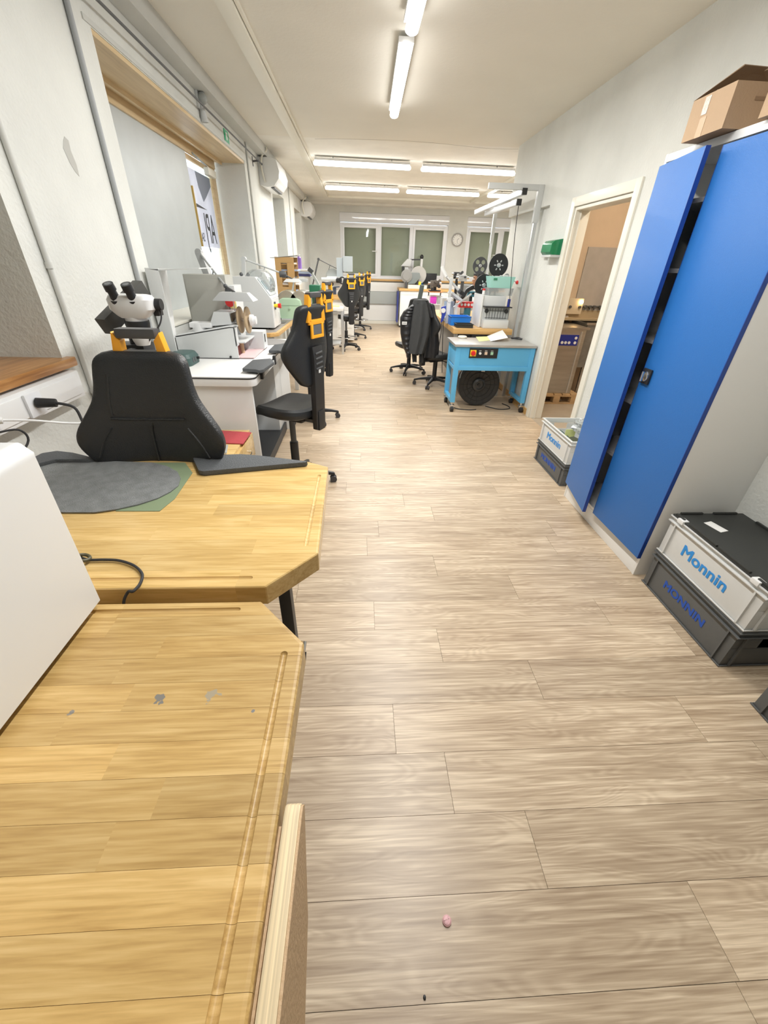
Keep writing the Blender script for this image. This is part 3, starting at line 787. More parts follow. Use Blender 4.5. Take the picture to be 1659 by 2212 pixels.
# ================================================================== CRATES
def crate(cx, cy, z, w_, l_, h, m, txt, tmat, label, lid=None, tsize=.075, grp='stacked plastic crates', upper=False, openw=False):
    """w_ along x, l_ along y; the printed side faces -x"""
    t = thing('plastic_crate', label, 'crate', (cx, cy, z), 0)
    hx, hy = w_ / 2 - .012, l_ / 2 - .012
    wl_ = .006
    b = MB()
    b.box(-hx, -hy, 0.001, hx, hy, .006)
    b.box(-hx, -hy, 0.001, -hx + wl_, hy, h); b.box(hx - wl_, -hy, 0.001, hx, hy, h)
    hz0, hz1, hw = h * .52, h * .78, .06
    for s_ in (-1, 1):
        ya, yb = (s_ * hy, s_ * (hy - wl_))
        b.box(-hx, ya, 0.001, hx, yb, hz0); b.box(-hx, ya, hz1, hx, yb, h); b.box(-hx, ya, hz0, -hw, yb, hz1); b.box(hw, ya, hz0, hx, yb, hz1)
    b.build('body', m, t, bevel=.0015)
    r = MB()
    ex, ey = w_ / 2, l_ / 2
    for (za, zb, ox) in ((h - .035, h - .028, 0), (h - .008, h, 0), (.0, .010, .003)):
        x_, y_ = ex - ox, ey - ox
        r.box(-x_, -y_, za + .001, -hx, y_, zb); r.box(hx, -y_, za + .001, x_, y_, zb); r.box(-hx, -y_, za + .001, hx, -hy, zb); r.box(-hx, hy, za + .001, hx, y_, zb)
    r.build('rim', m, t, bevel=.002)
    for sx in (-1, 1):
        for sy in (-1, 1):
            MB().box(sx * hx, sy * (hy - .045), .01, sx * (ex - .002), sy * (hy - .037), h - .03).build('rib', m, t)
            MB().box(sx * (hx - .045), sy * hy, .01, sx * (hx - .037), sy * (ey - .002), h - .03).build('rib', m, t)
    if txt:
        text_obj('lettering', txt, tsize, ((-hx - .0008, .01, h * .45), (0, -1, 0), (0, 0, 1)), tmat, t, bold=0.0, wide=1.15, ext=.0004, thick=.0022)
    if lid is not None:
        lo = MB().box(-ex + .006, -ey + .006, h, ex - .006, ey - .006, h + .008).build('lid', lid, t, bevel=.003)
        if not upper:
            for (x0, y0, x1, y1) in ((-ex + .008, -ey + .12, -ex + .02, -ey + .30), (-ex + .008, ey - .30, -ex + .02, ey - .12), (-ex + .008, -ey + .02, -ex + .02, -ey + .08), (-ex + .008, ey - .08, -ex + .02, ey - .02),
                                     (-.16, ey - .02, -.04, ey - .008), (.02, ey - .02, .15, ey - .008), (ex - .02, ey - .28, ex - .008, ey - .10), (ex - .02, -ey + .10, ex - .008, -ey + .28)):
                MB().box(x0, y0, h + .008, x1, y1, h + .018).build('lid_ridge', lid, lo, bevel=.003)
            for sy in (-1, 1): MB().box(-ex - .004, sy * (ey - .075) - .02, h - .01, -ex + .03, sy * (ey - .075) + .02, h + .013).build('clip', WHITE, lo, bevel=.004)
            MB().obox((-.06, .17, h + .009), (.05, .09, .0016), rz=.25).build('label_card', PAPER, lo)
    return t
crate(1.845, 1.42, 0, .40, .61, .225, CRATEG, 'MONNIN', NAVYPRINT, 'dark grey printed crate on the floor right of the blue cabinet', lid=CRATEG, upper=True, tsize=.062)
crate(1.845, 1.42, .234, .40, .61, .225, CRATEW, 'Monnin', BLUEPRINT, 'light grey printed crate with black lid, stacked right of the blue cabinet', lid=LIDB, tsize=.085)
crate(1.845, .64, 0, .40, .61, .225, CRATEG, None, None, 'dark grey crate cut off by the right edge of the photo, nearest the camera', lid=CRATEG, upper=True)
cg_ = crate(1.835, 3.19, 0, .36, .60, .185, CRATEG, 'MONNIN', NAVYPRINT, 'dark grey printed crate on the floor below the doorway', lid=CRATEG, upper=True, tsize=.065)
cw_ = crate(1.835, 3.19, .196, .36, .60, .20, CRATEW, 'Monnin', BLUEPRINT, 'open light grey printed crate beside the doorway, full of bags', tsize=.08)
# contents of the open crate
for i, (x, y, dx, dy, dz, m, nm, lb) in enumerate((
        (1.76, 3.33, .12, .16, .10, TEAL, 'dark_box', 'dark box at the far end inside the open crate'),
        (1.84, 3.28, .10, .10, .155, YELLOWPAPER, 'yellow_paper', 'pale yellow paper standing up in the open crate'),
        (1.78, 3.12, .16, .12, .12, mat('dark_olive', (.06, .07, .04), .6), 'olive_tray', 'dark olive tray inside the open crate'),
        (1.80, 2.98, .12, .10, .09, LIGHTGREY, 'grey_packet', 'grey packet at the near end inside the open crate'))):
    o_ = MB()
    o_.obox((0, 0, dz / 2), (dx, dy if nm != 'yellow_paper' else .004, dz), rz=.15 * i)
    ob = o_.build(nm, m, None, bevel=.002); ob.location = (x, y, .205); tag(ob, lb, 'box' if 'box' in nm else 'packet')
def bag(cx, cy, cz, r, label):
    me = MB().ball((0, 0, 0), (r, r * 1.1, r * .7), 22, 14)
    for i, v in enumerate(me.v):
        k_ = 1 + .22 * math.sin(v.x * 90 + 3) * math.cos(v.y * 80) + .12 * math.sin(v.z * 140 + v.x * 60)
        me.v[i] = v * k_
    o_ = me.build('plastic_bag', CLEAR, None); o_.location = (cx, cy, cz); tag(o_, label, 'bag')
bag(1.91, 3.22, .40, .085, 'crumpled clear plastic bag heaped at the back of the open crate')
bag(1.90, 3.05, .37, .045, 'small clear bag at the near end of the open crate')

# ================================================================== WOODEN BENCHES
def bench_top(parent, outline, z0, z1, grooves, m, y0, sw, name='stave', seed=1, bev=.008):
    """solid top with rounded rim and routed grooves, sawn into staves that are parts of their own"""
    rnd = random.Random(seed)
    o = MB(parent).prism(outline, z0, z1).build('top', m, parent, bevel=bev, seg=3)
    cuts = []
    for (ax, ay, bx, by, wd, dp) in grooves:
        a = Vector((ax, ay)); b = Vector((bx, by)); d = (b - a).normalized(); nn = Vector((-d.y, d.x)) * wd / 2
        r_ = wd / 2; L_ = (b - a).length; prof = []
        for i in range(7):
            t = math.pi / 2 * i / 6; prof.append((r_ * math.sin(t), r_ - r_ * math.cos(t) - r_))
        for i in range(7):
            t = math.pi / 2 * (1 - i / 6); prof.append((r_ * math.sin(t), L_ + r_ * math.cos(t)))
        g = MB(parent).lathe((a.x, a.y, z1 - dp + r_), (d.x, d.y, 0), prof, 20).build('cutter', m, parent, smooth=False)
        cuts.append(g)
        md = o.modifiers.new('b', 'BOOLEAN'); md.operation = 'DIFFERENCE'; md.object = g; md.solver = 'EXACT'
    if cuts:
        bpy.context.view_layer.update()
        apply_mods(o)
        for g in cuts: bpy.data.objects.remove(g)
    src = o.data
    off = parent.location
    ys = [p_[1] for p_ in outline]; xs = [p_[0] for p_ in outline]
    y = y0
    while y > min(ys): y -= sw
    while y < max(ys):
        ya, yb = y, y + sw
        bx = [min(xs) - 1]
        for c_ in range(2):
            bx.append(min(xs) + (c_ + rnd.uniform(.25, .75)) * (max(xs) - min(xs)) / 2)
        bx.append(max(xs) + 1)
        for i in range(len(bx) - 1):
            bm = bmesh.new(); bm.from_mesh(src)
            for (co, no) in (((0, ya + .00018 - off.y, 0), (0, -1, 0)), ((0, yb - .00018 - off.y, 0), (0, 1, 0)), ((bx[i] - off.x, 0, 0), (-1, 0, 0)), ((bx[i + 1] - off.x, 0, 0), (1, 0, 0))):
                rs = bmesh.ops.bisect_plane(bm, geom=bm.verts[:] + bm.edges[:] + bm.faces[:], plane_co=co, plane_no=no, clear_outer=True, dist=1e-6)
                ed = [e for e in bm.edges if e.is_boundary]
                if ed: bmesh.ops.holes_fill(bm, edges=ed, sides=0)
            if len(bm.faces) > 3:
                for f in bm.faces: f.smooth = False
                me = bpy.data.meshes.new(name); bm.to_mesh(me)
                setrnd(me, (rnd.random(), rnd.random(), rnd.random()))
                me.materials.append(m)
                so = bpy.data.objects.new(name, me); COL.objects.link(so); so.parent = parent
            bm.free()
        y += sw
    bpy.data.objects.remove(o)

b1 = thing('workbench', 'worn beech workbench in the foreground with the white housing on it', 'workbench', (-.76, .30, 0))
bench_top(b1, [(-1.40, -.03), (-.11, -.03), (-.11, .525), (-.215, .64), (-1.40, .64)], .875, .93,
          [(-.144, .01, -.144, .50, .013, .0055), (-.55, .615, -.258, .615, .012, .0055)], BEECH, .446, .0505, seed=3)
b2 = thing('workbench', 'second beech workbench with dark mats and two grooves, behind the foreground one', 'workbench', (-.76, 1.0, 0))
bench_top(b2, [(-1.40, .683), (-.215, .683), (-.108, .803), (-.118, 1.305), (-.20, 1.352), (-1.40, 1.352)], .875, .93,
          [(-.143, .84, -.143, 1.235, .012, .005), (-.62, .714, -.255, .714, .012, .005)], BEECH2, .683, .06, seed=8, bev=.006)
for b_, ya, yb in ((b1, .08, .57), (b2, .76, 1.27)):
    for x in (-1.32, -.32):
        for y in (ya, yb):
            MB(b_).box(x - .025, y - .025, 0.02, x + .025, y + .025, .875).build('leg', BLACK, b_, bevel=.004)
            MB(b_).cyl((x, y, 0), (x, y, .02), .022).build('foot', RUBBER, b_)
    MB(b_).box(-1.32, ya - .01, .80, -.32, ya + .02, .875).box(-1.32, yb - .02, .80, -.32, yb + .01, .875).build('apron', BLACK, b_, bevel=.003)
# chromed lever end peeping past the corner of bench 1
lv = MB(b1).cyl(P(651, 1420, z=.84), P(656, 1385, z=.86), .007).build('lever', CHROME, b1)
MB(b1).cyl(P(652, 1432, z=.83), P(654, 1408, z=.845), .008).build('lever_grip', BLACK, lv)
# plywood side board hanging on the near bench
pb = thing('plywood_board', 'plywood side board with rounded end hanging on the near bench edge', 'board', (-.08, .1, .8))
prof = [(.262, .915), (.255, .928), (.24, .932), (-.05, .932), (-.05, .66), (.10, .66), (.19, .74)]
MB(pb).prism(prof, -.1035, -.0825, 'x').build('core', PLYEDGE, pb, bevel=.003)
MB(pb).prism([(a - .001, b_ - .002) for a, b_ in prof], -.0825, -.0795, 'x').build('face_veneer', PLYFACE, pb)
MB(pb).box(-.1095, -.04, .80, -.1037, .235, .918).build('spacer', PLYFACE, pb)

# mats on bench 2
def flat(name, pts, z0, z1, m, label, cat, **k):
    t = MB(); cx = sum(p_[0] for p_ in pts) / len(pts); cy = sum(p_[1] for p_ in pts) / len(pts)
    t.prism([(a - cx, b - cy) for a, b in pts], 0, z1 - z0)
    o = t.build(name, m, None, bevel=k.get('bevel', .001)); o.location = (cx, cy, z0); return tag(o, label, cat)
def Q(px, py, z=.93):
    v = P(px, py, z=z); return (v.x, v.y)
flat('cutting_sheet', [Q(250, 1105), Q(345, 1105), Q(378, 1078), Q(416, 1022), Q(400, 1000), Q(300, 1000)], .9305, .932, GREENPAD, 'olive green sheet under the dark mat, its tip showing at the right', 'mat')
flat('leather_mat', [Q(*a) for a in ((95, 1003), (150, 996), (210, 998), (270, 1000), (330, 1002), (362, 1010), (384, 1022), (391, 1036), (386, 1052), (368, 1066), (340, 1080), (300, 1093), (255, 1103), (205, 1110), (140, 1110), (90, 1105), (40, 1060), (60, 1020))],
     .9325, .936, GREYPAD, 'worn dark grey oval mat on the second bench', 'mat')
def armpad(pts, label, par=None):
    return flat('arm_pad', pts, .931, .949, DARKPAD, label, 'arm rest', bevel=.006)
armpad([Q(*a, z=.94) for a in ((417, 993), (440, 988), (520, 985), (560, 988), (665, 1001), (660, 1003), (440, 1023), (430, 1021))], 'charcoal padded arm rest at the right of the second bench edge')
armpad([Q(*a, z=.94) for a in ((60, 1000), (92, 983), (125, 978), (160, 982), (210, 994), (190, 997), (120, 997), (70, 1010))], 'charcoal padded arm rest at the left of the second bench edge')
# black cable
cb_ = MB()
pts = [P(165, 1200, z=.94), P(190, 1209, z=.936), P(225, 1209, z=.936), P(258, 1211, z=.936), P(290, 1222, z=.936), P(307, 1240, z=.936), P(303, 1260, z=.936), P(288, 1277, z=.936)]
q = P(270, 1292, z=.925); pts += [Vector((q.x, .674, .928)), Vector((q.x - .012, .662, .90)), Vector((q.x - .02, .660, .82)), Vector((q.x - .02, .66, .72))]
ob = cb_.tube(pts, .0032).build('black_cable', RUBBER, None); tag(ob, 'thin black cable looping over the edge between the two wooden benches', 'cable')
rg = MB(); q = P(178, 1204, z=.945)
ob = rg.ring((q.x, q.y, .944), (.3, .2, 1), .014, .004).build('cable_gland', mat('olive_ring', (.08, .07, .035), .5), None); tag(ob, 'dark ring at the cable beside the white housing', 'ring')

# white housing on bench 1
hs = thing('machine_housing', 'large plain white machine housing on the near bench, cut off at left', 'machine', (-.95, .2, .93))
def slab(y0, y1):
    return [(-.535, .945), (-.530, 1.275), (-.545, 1.292), (-1.30, 1.292), (-1.30, .945)]
MB(hs).prism(slab(0, 0), -.02, .633, 'y').build('cover', WHITE, hs, bevel=.008, seg=3)
MB(hs).box(-1.30, .10, 1.292, -.66, .60, 1.308).build('top_step', WHITE, hs, bevel=.007, seg=3)
for x in (-1.2, -.64):
    for y in (.05, .56): MB(hs).cyl((x, y, .93), (x, y, .946), .018).build('foot', RUBBER, hs)

# pink rubber bit on the floor
q = P(965, 1990, z=0)
ob = MB().lathe((0, 0, 0), (0, 0, 1), [(.012, 0), (.0125, .005), (.009, .009), (.003, .0105)], 16).bar((-.009, 0, .0095), (.006, .004, .0105), .002, .003).bar((-.002, -.006, .0095), (.004, .008, .0105), .002, .003).build('rubber_stub', PINK, None)
ob.location = q; tag(ob, 'tiny pink rubber stub lying alone on the floor', 'scrap')
q = P(917, 2155, z=0); ob = MB().ball((0, 0, .002), (.004, .005, .002), 8, 5).build('dirt_crumb', BLACK, None); ob.location = q; tag(ob, 'black crumb on the floor near the bottom edge of the photo', 'scrap')

# ================================================================== CHAIRS
def make_chair(label, seat=.66, ring=False, group='black swivel work chairs'):
    t = thing('task_chair', label, 'chair', (0, 0, 0), 0, group)
    # five star base
    MB().lathe((0, 0, .07), (0, 0, 1), [(.045, 0), (.05, .03), (.035, .06), (.03, .07)], 20).build('hub', BLACK, t)
    for i in range(5):
        a = 2 * math.pi * i / 5 + .3; d = Vector((math.cos(a), math.sin(a), 0)); s_ = Vector((-d.y, d.x, 0))
        rings = []
        for (r, wd, z0, z1) in ((.02, .026, .075, .125), (.12, .022, .080, .118), (.22, .018, .074, .100), (.295, .014, .060, .082), (.305, .008, .058, .075)):
            p_ = d * r; rings.append([p_ + s_ * wd + Vector((0, 0, z0)), p_ - s_ * wd + Vector((0, 0, z0)), p_ - s_ * wd * .8 + Vector((0, 0, z1)), p_ + s_ * wd * .8 + Vector((0, 0, z1))])
        lg = MB().loft(rings).build('leg', BLACK, t, bevel=.003)
        e = d * .292
        MB().cyl(e + Vector((0, 0, .03)), e + Vector((0, 0, .065)), .007).cyl(e + s_ * .008 + Vector((0, 0, .027)), e + s_ * .026 + Vector((0, 0, .027)), .027).cyl(e - s_ * .026 + Vector((0, 0, .027)), e - s_ * .008 + Vector((0, 0, .027)), .027).build('caster', mat('caster_grey', (.05, .05, .055), .4), lg)
    MB().cyl((0, 0, .13), (0, 0, .36), .032).build('column_sleeve', BLACK, t)
    MB().cyl((0, 0, .36), (0, 0, seat - .10), .022).build('gas_lift', DGREY, t)
    MB().box(-.07, -.14, seat - .12, .07, .09, seat - .085).build('mechanism', BLACK, t, bevel=.01)
    MB().cyl((.07, .03, seat - .10), (.20, .05, seat - .105), .006).box(.18, .035, seat - .112, .22, .065, seat - .10).build('lever', BLACK, t)
    if ring:
        r_ = MB().ring((0, 0, .24), (0, 0, 1), .215, .009, 40, 8).build('foot_ring', CHROME, t)
        sp = MB()
        for i in range(4):
            a = i * math.pi / 2; sp.cyl((.03 * math.cos(a), .03 * math.sin(a), .23), (.21 * math.cos(a), .21 * math.sin(a), .24), .006, n=8)
        sp.cyl((0, 0, .21), (0, 0, .26), .038)
        sp.build('ring_spokes', BLACK, r_)
    # seat: rounded cushion
    rings = []
    for (k_, z) in ((.80, seat - .085), (.96, seat - .07), (1.0, seat - .045), (.98, seat - .02), (.90, seat - .004), (.60, seat - .006), (.25, seat - .012), (.02, seat - .013)):
        ring_ = []
        for i in range(36):
            a = 2 * math.pi * i / 36; c_, s_ = math.cos(a), math.sin(a)
            x = math.copysign(abs(c_) ** .75, c_) * .235 * k_; y = math.copysign(abs(s_) ** .75, s_) * .225 * k_ + .01
            if y > 0: x *= .95
            zz = z + (-.035 * max(0, (y - .12) / .1) ** 1.5 if y > .12 else 0) + .02 * (x / .23) ** 2 * k_
            ring_.append((x, y, zz))
        rings.append(ring_)
    MB().loft(rings).build('seat', LEATHER, t)
    # backrest cushion: (height above seat, half width, lean)
    z0 = seat + .15
    prof = [(0, .07), (.02, .115), (.06, .150), (.10, .18), (.15, .215), (.20, .240), (.235, .243), (.27, .230), (.32, .195), (.36, .170), (.40, .158), (.44, .152), (.475, .145), (.495, .125), (.503, .09)]
    fine_ = []
    for i in range(len(prof) - 1):
        p0 = prof[max(0, i - 1)]; p1 = prof[i]; p2 = prof[i + 1]; p3 = prof[min(len(prof) - 1, i + 2)]
        for k in range(3):
            u = k / 3; fine_.append(tuple(.5 * ((2 * p1[j]) + (-p0[j] + p2[j]) * u + (2 * p0[j] - 5 * p1[j] + 4 * p2[j] - p3[j]) * u * u + (-p0[j] + 3 * p1[j] - 3 * p2[j] + p3[j]) * u ** 3) for j in (0, 1)))
    prof = fine_ + [prof[-1]]
    rings = []
    for h, wd in prof:
        e = min(1, h / .02, (.503 - h) / .02) if 0 < h < .503 else 0
        th = .012 + .022 * min(1, e + .2)
        cy = -.215 - .10 * (h - .25) * .35 - .03 * ((h - .22) / .28) ** 2 * (1 if h > .22 else .4)
        ring_ = []
        n = 44
        for i in range(n):
            a = 2 * math.pi * i / n; c_, s_ = math.cos(a), math.sin(a)
            x = math.copysign(abs(c_) ** .45, c_) * wd; y = math.copysign(abs(s_) ** .6, s_) * th
            y += .05 * (x / .24) ** 2
            if s_ > 0:            # pressed seams on the front face
                if abs(h - .30) < .008 and abs(x) < .12: y -= .004
                if abs(x) < .006 and h < .28: y -= .006
            ring_.append((x, cy + y, z0 + h))
        rings.append(ring_)
    br = MB().loft(rings).build('backrest', LEATHER, t)
    # seam welts on the front
    def fy(h, x): return -.215 - .035 * (h - .25) - .03 * ((h - .22) / .28) ** 2 * (1 if h > .22 else .4) + .034 + .05 * (x / .24) ** 2
    for pts in ([(-.12, .30), (0, .295), (.12, .30)], [(-.005, .285), (.004, .25), (.006, .15), (.010, .02)], [(.115, .31), (.112, .36), (.10, .44)], [(.125, .27), (.16, .22), (.185, .17)], [(-.125, .27), (-.16, .22), (-.185, .17)]):
        MB().tube([(x, fy(h, x) - .0018, z0 + h) for x, h in pts], .0042, 6).build('seam', LEATHER, br)
    # back spine with vents
    yb = -.262
    sp = MB(); sp.prism([(yb, seat - .15), (yb + .035, seat - .15), (yb + .035, seat + .10), (yb + .025, seat + .40), (yb - .002, seat + .41), (yb - .012, seat + .34), (yb - .006, seat + .1)], -.056, .056, 'x').build('back_spine', BLACK, t, bevel=.006)
    MB().box(-.035, yb - .008, seat - .16, .035, yb + .04, seat - .02).build('spine_sleeve', BLACK, t, bevel=.004)
    MB().box(-.03, yb, seat - .115, .03, -.05, seat - .09).build('spine_bracket', DGREY, t, bevel=.003)
    for i in range(4): MB().bar((-.038, yb - .013, seat + .27 + i * .032), (.038, yb - .013, seat + .275 + i * .032), .006, .010, (0, 0, 1)).build('vent_rib', DGREY, t, bevel=.002)
    MB().box(-.010, yb - .0125, seat + .24, .012, yb - .0075, seat + .262).build('care_label', PAPER, t)
    # handle
    zt = seat + .675
    y = -.262
    fr = MB()
    for s_ in (-1, 1):
        fr.prism([(s_ * .100, zt - .12), (s_ * .060, zt - .12), (s_ * .052, zt + .01), (s_ * .074, zt + .035)], y - .012, y + .022, 'y')
    fr.box(-.085, y - .012, zt - .135, .085, y + .004, zt - .105); fr.box(-.07, y - .016, zt - .215, .07, y - .004, zt - .195); fr.box(-.07, y - .016, zt - .215, -.048, y - .004, zt - .13); fr.box(.048, y - .016, zt - .215, .07, y - .004, zt - .13)
    hd = fr.build('handle_frame', ORANGE, t, bevel=.004, label='bright orange handle frame')
    MB().bar((-.062, y + .005, zt + .03), (.062, y + .005, zt + .03), .04, .03).build('grip', mat('grip_grey', (.07, .07, .075), .35), hd, bevel=.008)
    MB().box(-.046, y - .012, zt - .193, .046, y - .004, zt - .137).build('handle_insert', mat('insert_dark', (.12, .13, .14), .3), hd)
    return t
ch = make_chair('black vinyl chair with orange handle facing the camera, pushed against the second bench', ring=False, seat=.635)
ch.location = (-.715, 1.17, 0); ch.rotation_euler = (0, 0, math.radians(180))
A2 = math.radians(62)
ch2 = make_chair('x', seat=.67)
ch2['label'] = 'black chair with orange handle pulled up to the white table, seen from behind'
ch2.location = (-.52, 2.95, 0); ch2.rotation_euler = (0, 0, A2)
0 and dup(ch, (-.52, 2.95, 0), A2, 'black chair with orange handle pulled up to the white table, seen from behind')
dup(ch2, (-.56, 4.55, 0), math.radians(66), 'black chair with orange handle just behind the one at the white table')
chr_ = make_chair('black chair with orange handle and foot ring beside the white framed table', ring=True)
chr_.location = (-.30, 9.0, 0); chr_.rotation_euler = (0, 0, math.radians(28))
dup(chr_, (-.18, 10.45, 0), math.radians(50), 'black chair with chrome foot ring, second of the far row of three')
dup(chr_, (-.02, 12.0, 0), math.radians(60), 'black chair with chrome foot ring farthest away, before the far wall')
# ================================================================== WHITE TABLE (left, by the big window)
TW = .90
wt = thing('white_table', 'white laminate table with black edge line and padded arm rests, left', 'table', (-1.05, 3.45, 0))
XE = -.69
def rrect(x0, y0, x1, y1, r, cs=(1, 1, 1, 1), n=5):
    pts = []
    for (cx, cy, a0, f) in ((x1 - r, y0 + r, -90, cs[0]), (x1 - r, y1 - r, 0, cs[1]), (x0 + r, y1 - r, 90, cs[2]), (x0 + r, y0 + r, 180, cs[3])):
        if f:
            for i in range(n + 1):
                a = math.radians(a0 + 90 * i / n); pts.append((cx + r * math.cos(a), cy + r * math.sin(a)))
        else: pts.append((cx + (r if a0 in (-90, 0) else -r), cy + (-r if a0 in (-90, 180) else r)))
    return pts
MB(wt).prism(rrect(XL + .01, 2.70, XE, 4.25, .05), TW - .006, TW).build('top_sheet', LAMINATE, wt)
MB(wt).prism(rrect(XL + .01, 2.698, XE + .002, 4.25, .05), TW - .013, TW - .006).build('edge_line', BLACK, wt)
MB(wt).prism(rrect(XL + .01, 2.70, XE, 4.25, .05), TW - .06, TW - .013).build('top_board', LAMINATE, wt, bevel=.004)
MB(wt).box(XL + .02, 2.73, 0, XE - .035, 2.755, TW - .06).build('side_panel', LAMINATE, wt, bevel=.002)
MB(wt).box(XL + .02, 4.20, 0, XE - .035, 4.225, TW - .06).build('side_panel', LAMINATE, wt, bevel=.002)
MB(wt).box(XL + .02, 3.9, .10, XE - .12, 4.2, TW - .1).build('drawer_unit', LIGHTGREY, wt, bevel=.003)
MB(wt).box(XL + .05, 2.76, .02, XE - .10, 4.15, .10).build('plinth', BLACK, wt)
for pa_, (y0, y1) in ((((523, 797), (546, 778), (585, 775), (592, 783), (569, 799), (560, 801), (551, 799)), (2.78, 2.98)), (((580, 758), (593, 745), (626, 741), (622, 752), (613, 761), (600, 758)), (3.25, 3.45))):
    MB(wt).prism([Q(*a, z=TW + .03) for a in pa_], TW + .012, TW + .034)  .build('arm_rest', DARKPAD, wt, bevel=.008, label='black padded arm rest on the table edge')
    MB(wt).box(XE - .0, (y0 + y1) / 2 - .02, TW - .05, XE + .02, (y0 + y1) / 2 + .02, TW + .015).build('arm_bracket', BLACK, wt, bevel=.004)
# rail under the edge
MB(wt).box(XE, 2.95, TW - .045, XE + .012, 3.40, TW - .015).build('edge_rail', LIGHTGREY, wt)
# round mat at its far end
flat('grey_mat', [(-.86 + .17 * math.cos(i * math.pi / 12) * 1.0, 4.06 + .17 * math.sin(i * math.pi / 12)) for i in range(24)], TW + .001, TW + .004, mat('grey_mat', (.28, .27, .26), .7), 'round grey mat at the far end of the white table', 'mat')

# drawer pedestal in beech under/before the table
dp = thing('drawer_pedestal', 'low beech drawer pedestal before the white table, red mat on top', 'drawer unit', (-.97, 2.42, 0))
MB(dp).box(-1.25, 2.20, .04, -.76, 2.66, .56).build('body', BEECH2, dp, bevel=.003, rnd=(.4, .6, .2))
for z in (.06, .225, .39):
    d_ = MB(dp).box(-.760, 2.21, z, -.742, 2.65, z + .155).build('drawer', BEECH2, dp, bevel=.002, rnd=(.2, .7, .2))
    MB(dp).tube([(-.742, 2.36, z + .08), (-.722, 2.37, z + .08), (-.718, 2.43, z + .08), (-.722, 2.49, z + .08), (-.742, 2.50, z + .08)], .005).build('handle', CHROME, d_)
for x in (-1.2, -.80):
    for y in (2.25, 2.61): MB(dp).cyl((x, y - .01, .02), (x, y + .01, .02), .02).build('caster', BLACK, dp)
flat('red_mat', [(-.74, 2.40), (-.735, 2.60), (-.95, 2.63), (-.96, 2.42)], .561, .567, mat('red_mat', (.42, .05, .06), .6, bump=.2), 'red rubber mat on the beech drawer pedestal', 'mat')
nb = thing('notebook', 'small grey notebook on the drawer pedestal beside the red mat', 'book', (-.90, 2.29, .561), .2)
MB().box(-.09, -.06, .001, .09, .06, .009).build('pages', PAPER, nb); MB().box(-.092, -.062, .009, .092, .062, .0115).build('cover', GREY, nb)
gr = thing('bench_clamp', 'grey and black clamp tool on the pedestal behind the chair', 'tool', (-.99, 2.52, .568))
MB().box(-.07, -.035, .001, .03, .035, .045).build('body', LIGHTGREY, gr, bevel=.006)
MB().bar((0, 0, .045), (.05, .01, .10), .02, .022).cyl((.02, -.01, .04), (.06, -.01, .04), .018).build('lever', BLACK, gr, bevel=.004)

# ---- stereo microscope on a boom
ms = thing('stereo_microscope', 'white stereo microscope with black eyepieces on a dark boom above the chair', 'microscope', (-1.10, 2.12, 0))
MB(ms).cyl((-1.12, 2.20, 0), (-1.12, 2.20, .03), .16).build('floor_plate', BLACK, ms)
MB(ms).cyl((-1.12, 2.20, .03), (-1.12, 2.20, 1.22), .026).build('column', BLACK, ms)
MB(ms).bar(P(226, 706, y=2.12), P(306, 622, y=2.40), .055, .075, (0, 0, 1)).build('boom', mat('boom_grey', (.06, .06, .055), .5), ms, bevel=.002)
hc = P(286, 657, y=2.12)
def mloft(c, rows, n=24, pw=.6):
    rings = []
    for (z, hx, hy, oy) in rows:
        rings.append([(c.x + math.copysign(abs(math.cos(2 * math.pi * i / n)) ** pw, math.cos(2 * math.pi * i / n)) * hx, c.y + oy + math.copysign(abs(math.sin(2 * math.pi * i / n)) ** pw, math.sin(2 * math.pi * i / n)) * hy, c.z + z) for i in range(n)])
    return rings
MB(ms).loft(mloft(hc, [(.040, .07, .04, .0), (.036, .088, .052, 0), (.02, .098, .060, 0), (-.02, .094, .060, 0), (-.045, .070, .050, 0), (-.055, .055, .045, 0)])).build('head', WHITE, ms)
MB(ms).lathe(hc + Vector((0, 0, -.05)), (0, 0, -1), [(.047, 0), (.045, .035), (.043, .05), (.0, .05)]).lathe(hc + Vector((0, 0, -.125)), (0, 0, -1), [(.045, 0), (.038, .03), (.030, .05), (.0, .05)]).build('lens_housing', WHITE, ms)
MB(ms).lathe(hc + Vector((0, 0, -.068)), (0, 0, -1), [(.052, 0), (.053, .012), (.05, .032), (.0, .032)]).build('focus_collar', BLACK, ms)
MB(ms).cyl(hc + Vector((0, -.050, -.11)), hc + Vector((0, -.058, -.11)), .010).build('badge', mat('gold_badge', (.6, .45, .2), .3, metal=.9), ms)
for s_ in (-1, 1):
    a = hc + Vector((s_ * .038 - .008, -.035, .012)); b = a + Vector((-.002, -.020, .046))
    ep = MB(ms).cyl(a, b, .020, .018).cyl(b, b + (b - a).normalized() * .028, .023, .022).cyl(a - (b - a).normalized() * .004, a + (b - a).normalized() * .012, .025).build('eyepiece', BLACK, ms)
    MB(ms).cyl(b + (b - a).normalized() * .028, b + (b - a).normalized() * .0286, .014).build('eye_lens', mat('lens_glass', (.08, .09, .10), .05, spec=1), ep)
MB(ms).cyl(hc + Vector((.092, .02, .0)), hc + Vector((.122, .02, .0)), .024).cyl(hc + Vector((-.078, .02, 0)), hc + Vector((-.10, .02, 0)), .022).build('zoom_knob', BLACK, ms, kind='stuff')
MB(ms).box(hc.x + .075, hc.y + .02, hc.z - .05, hc.x + .10, hc.y + .07, hc.z + .0).build('focus_block', BLACK, ms, bevel=.004)
MB(ms).tube([hc + Vector((.10, .03, -.01)), hc + Vector((.108, .02, -.05)), hc + Vector((.095, 0, -.09)), hc + Vector((.06, -.02, -.13)), hc + Vector((.03, 0, -.16))], .0035).build('lamp_cable', RUBBER, ms)
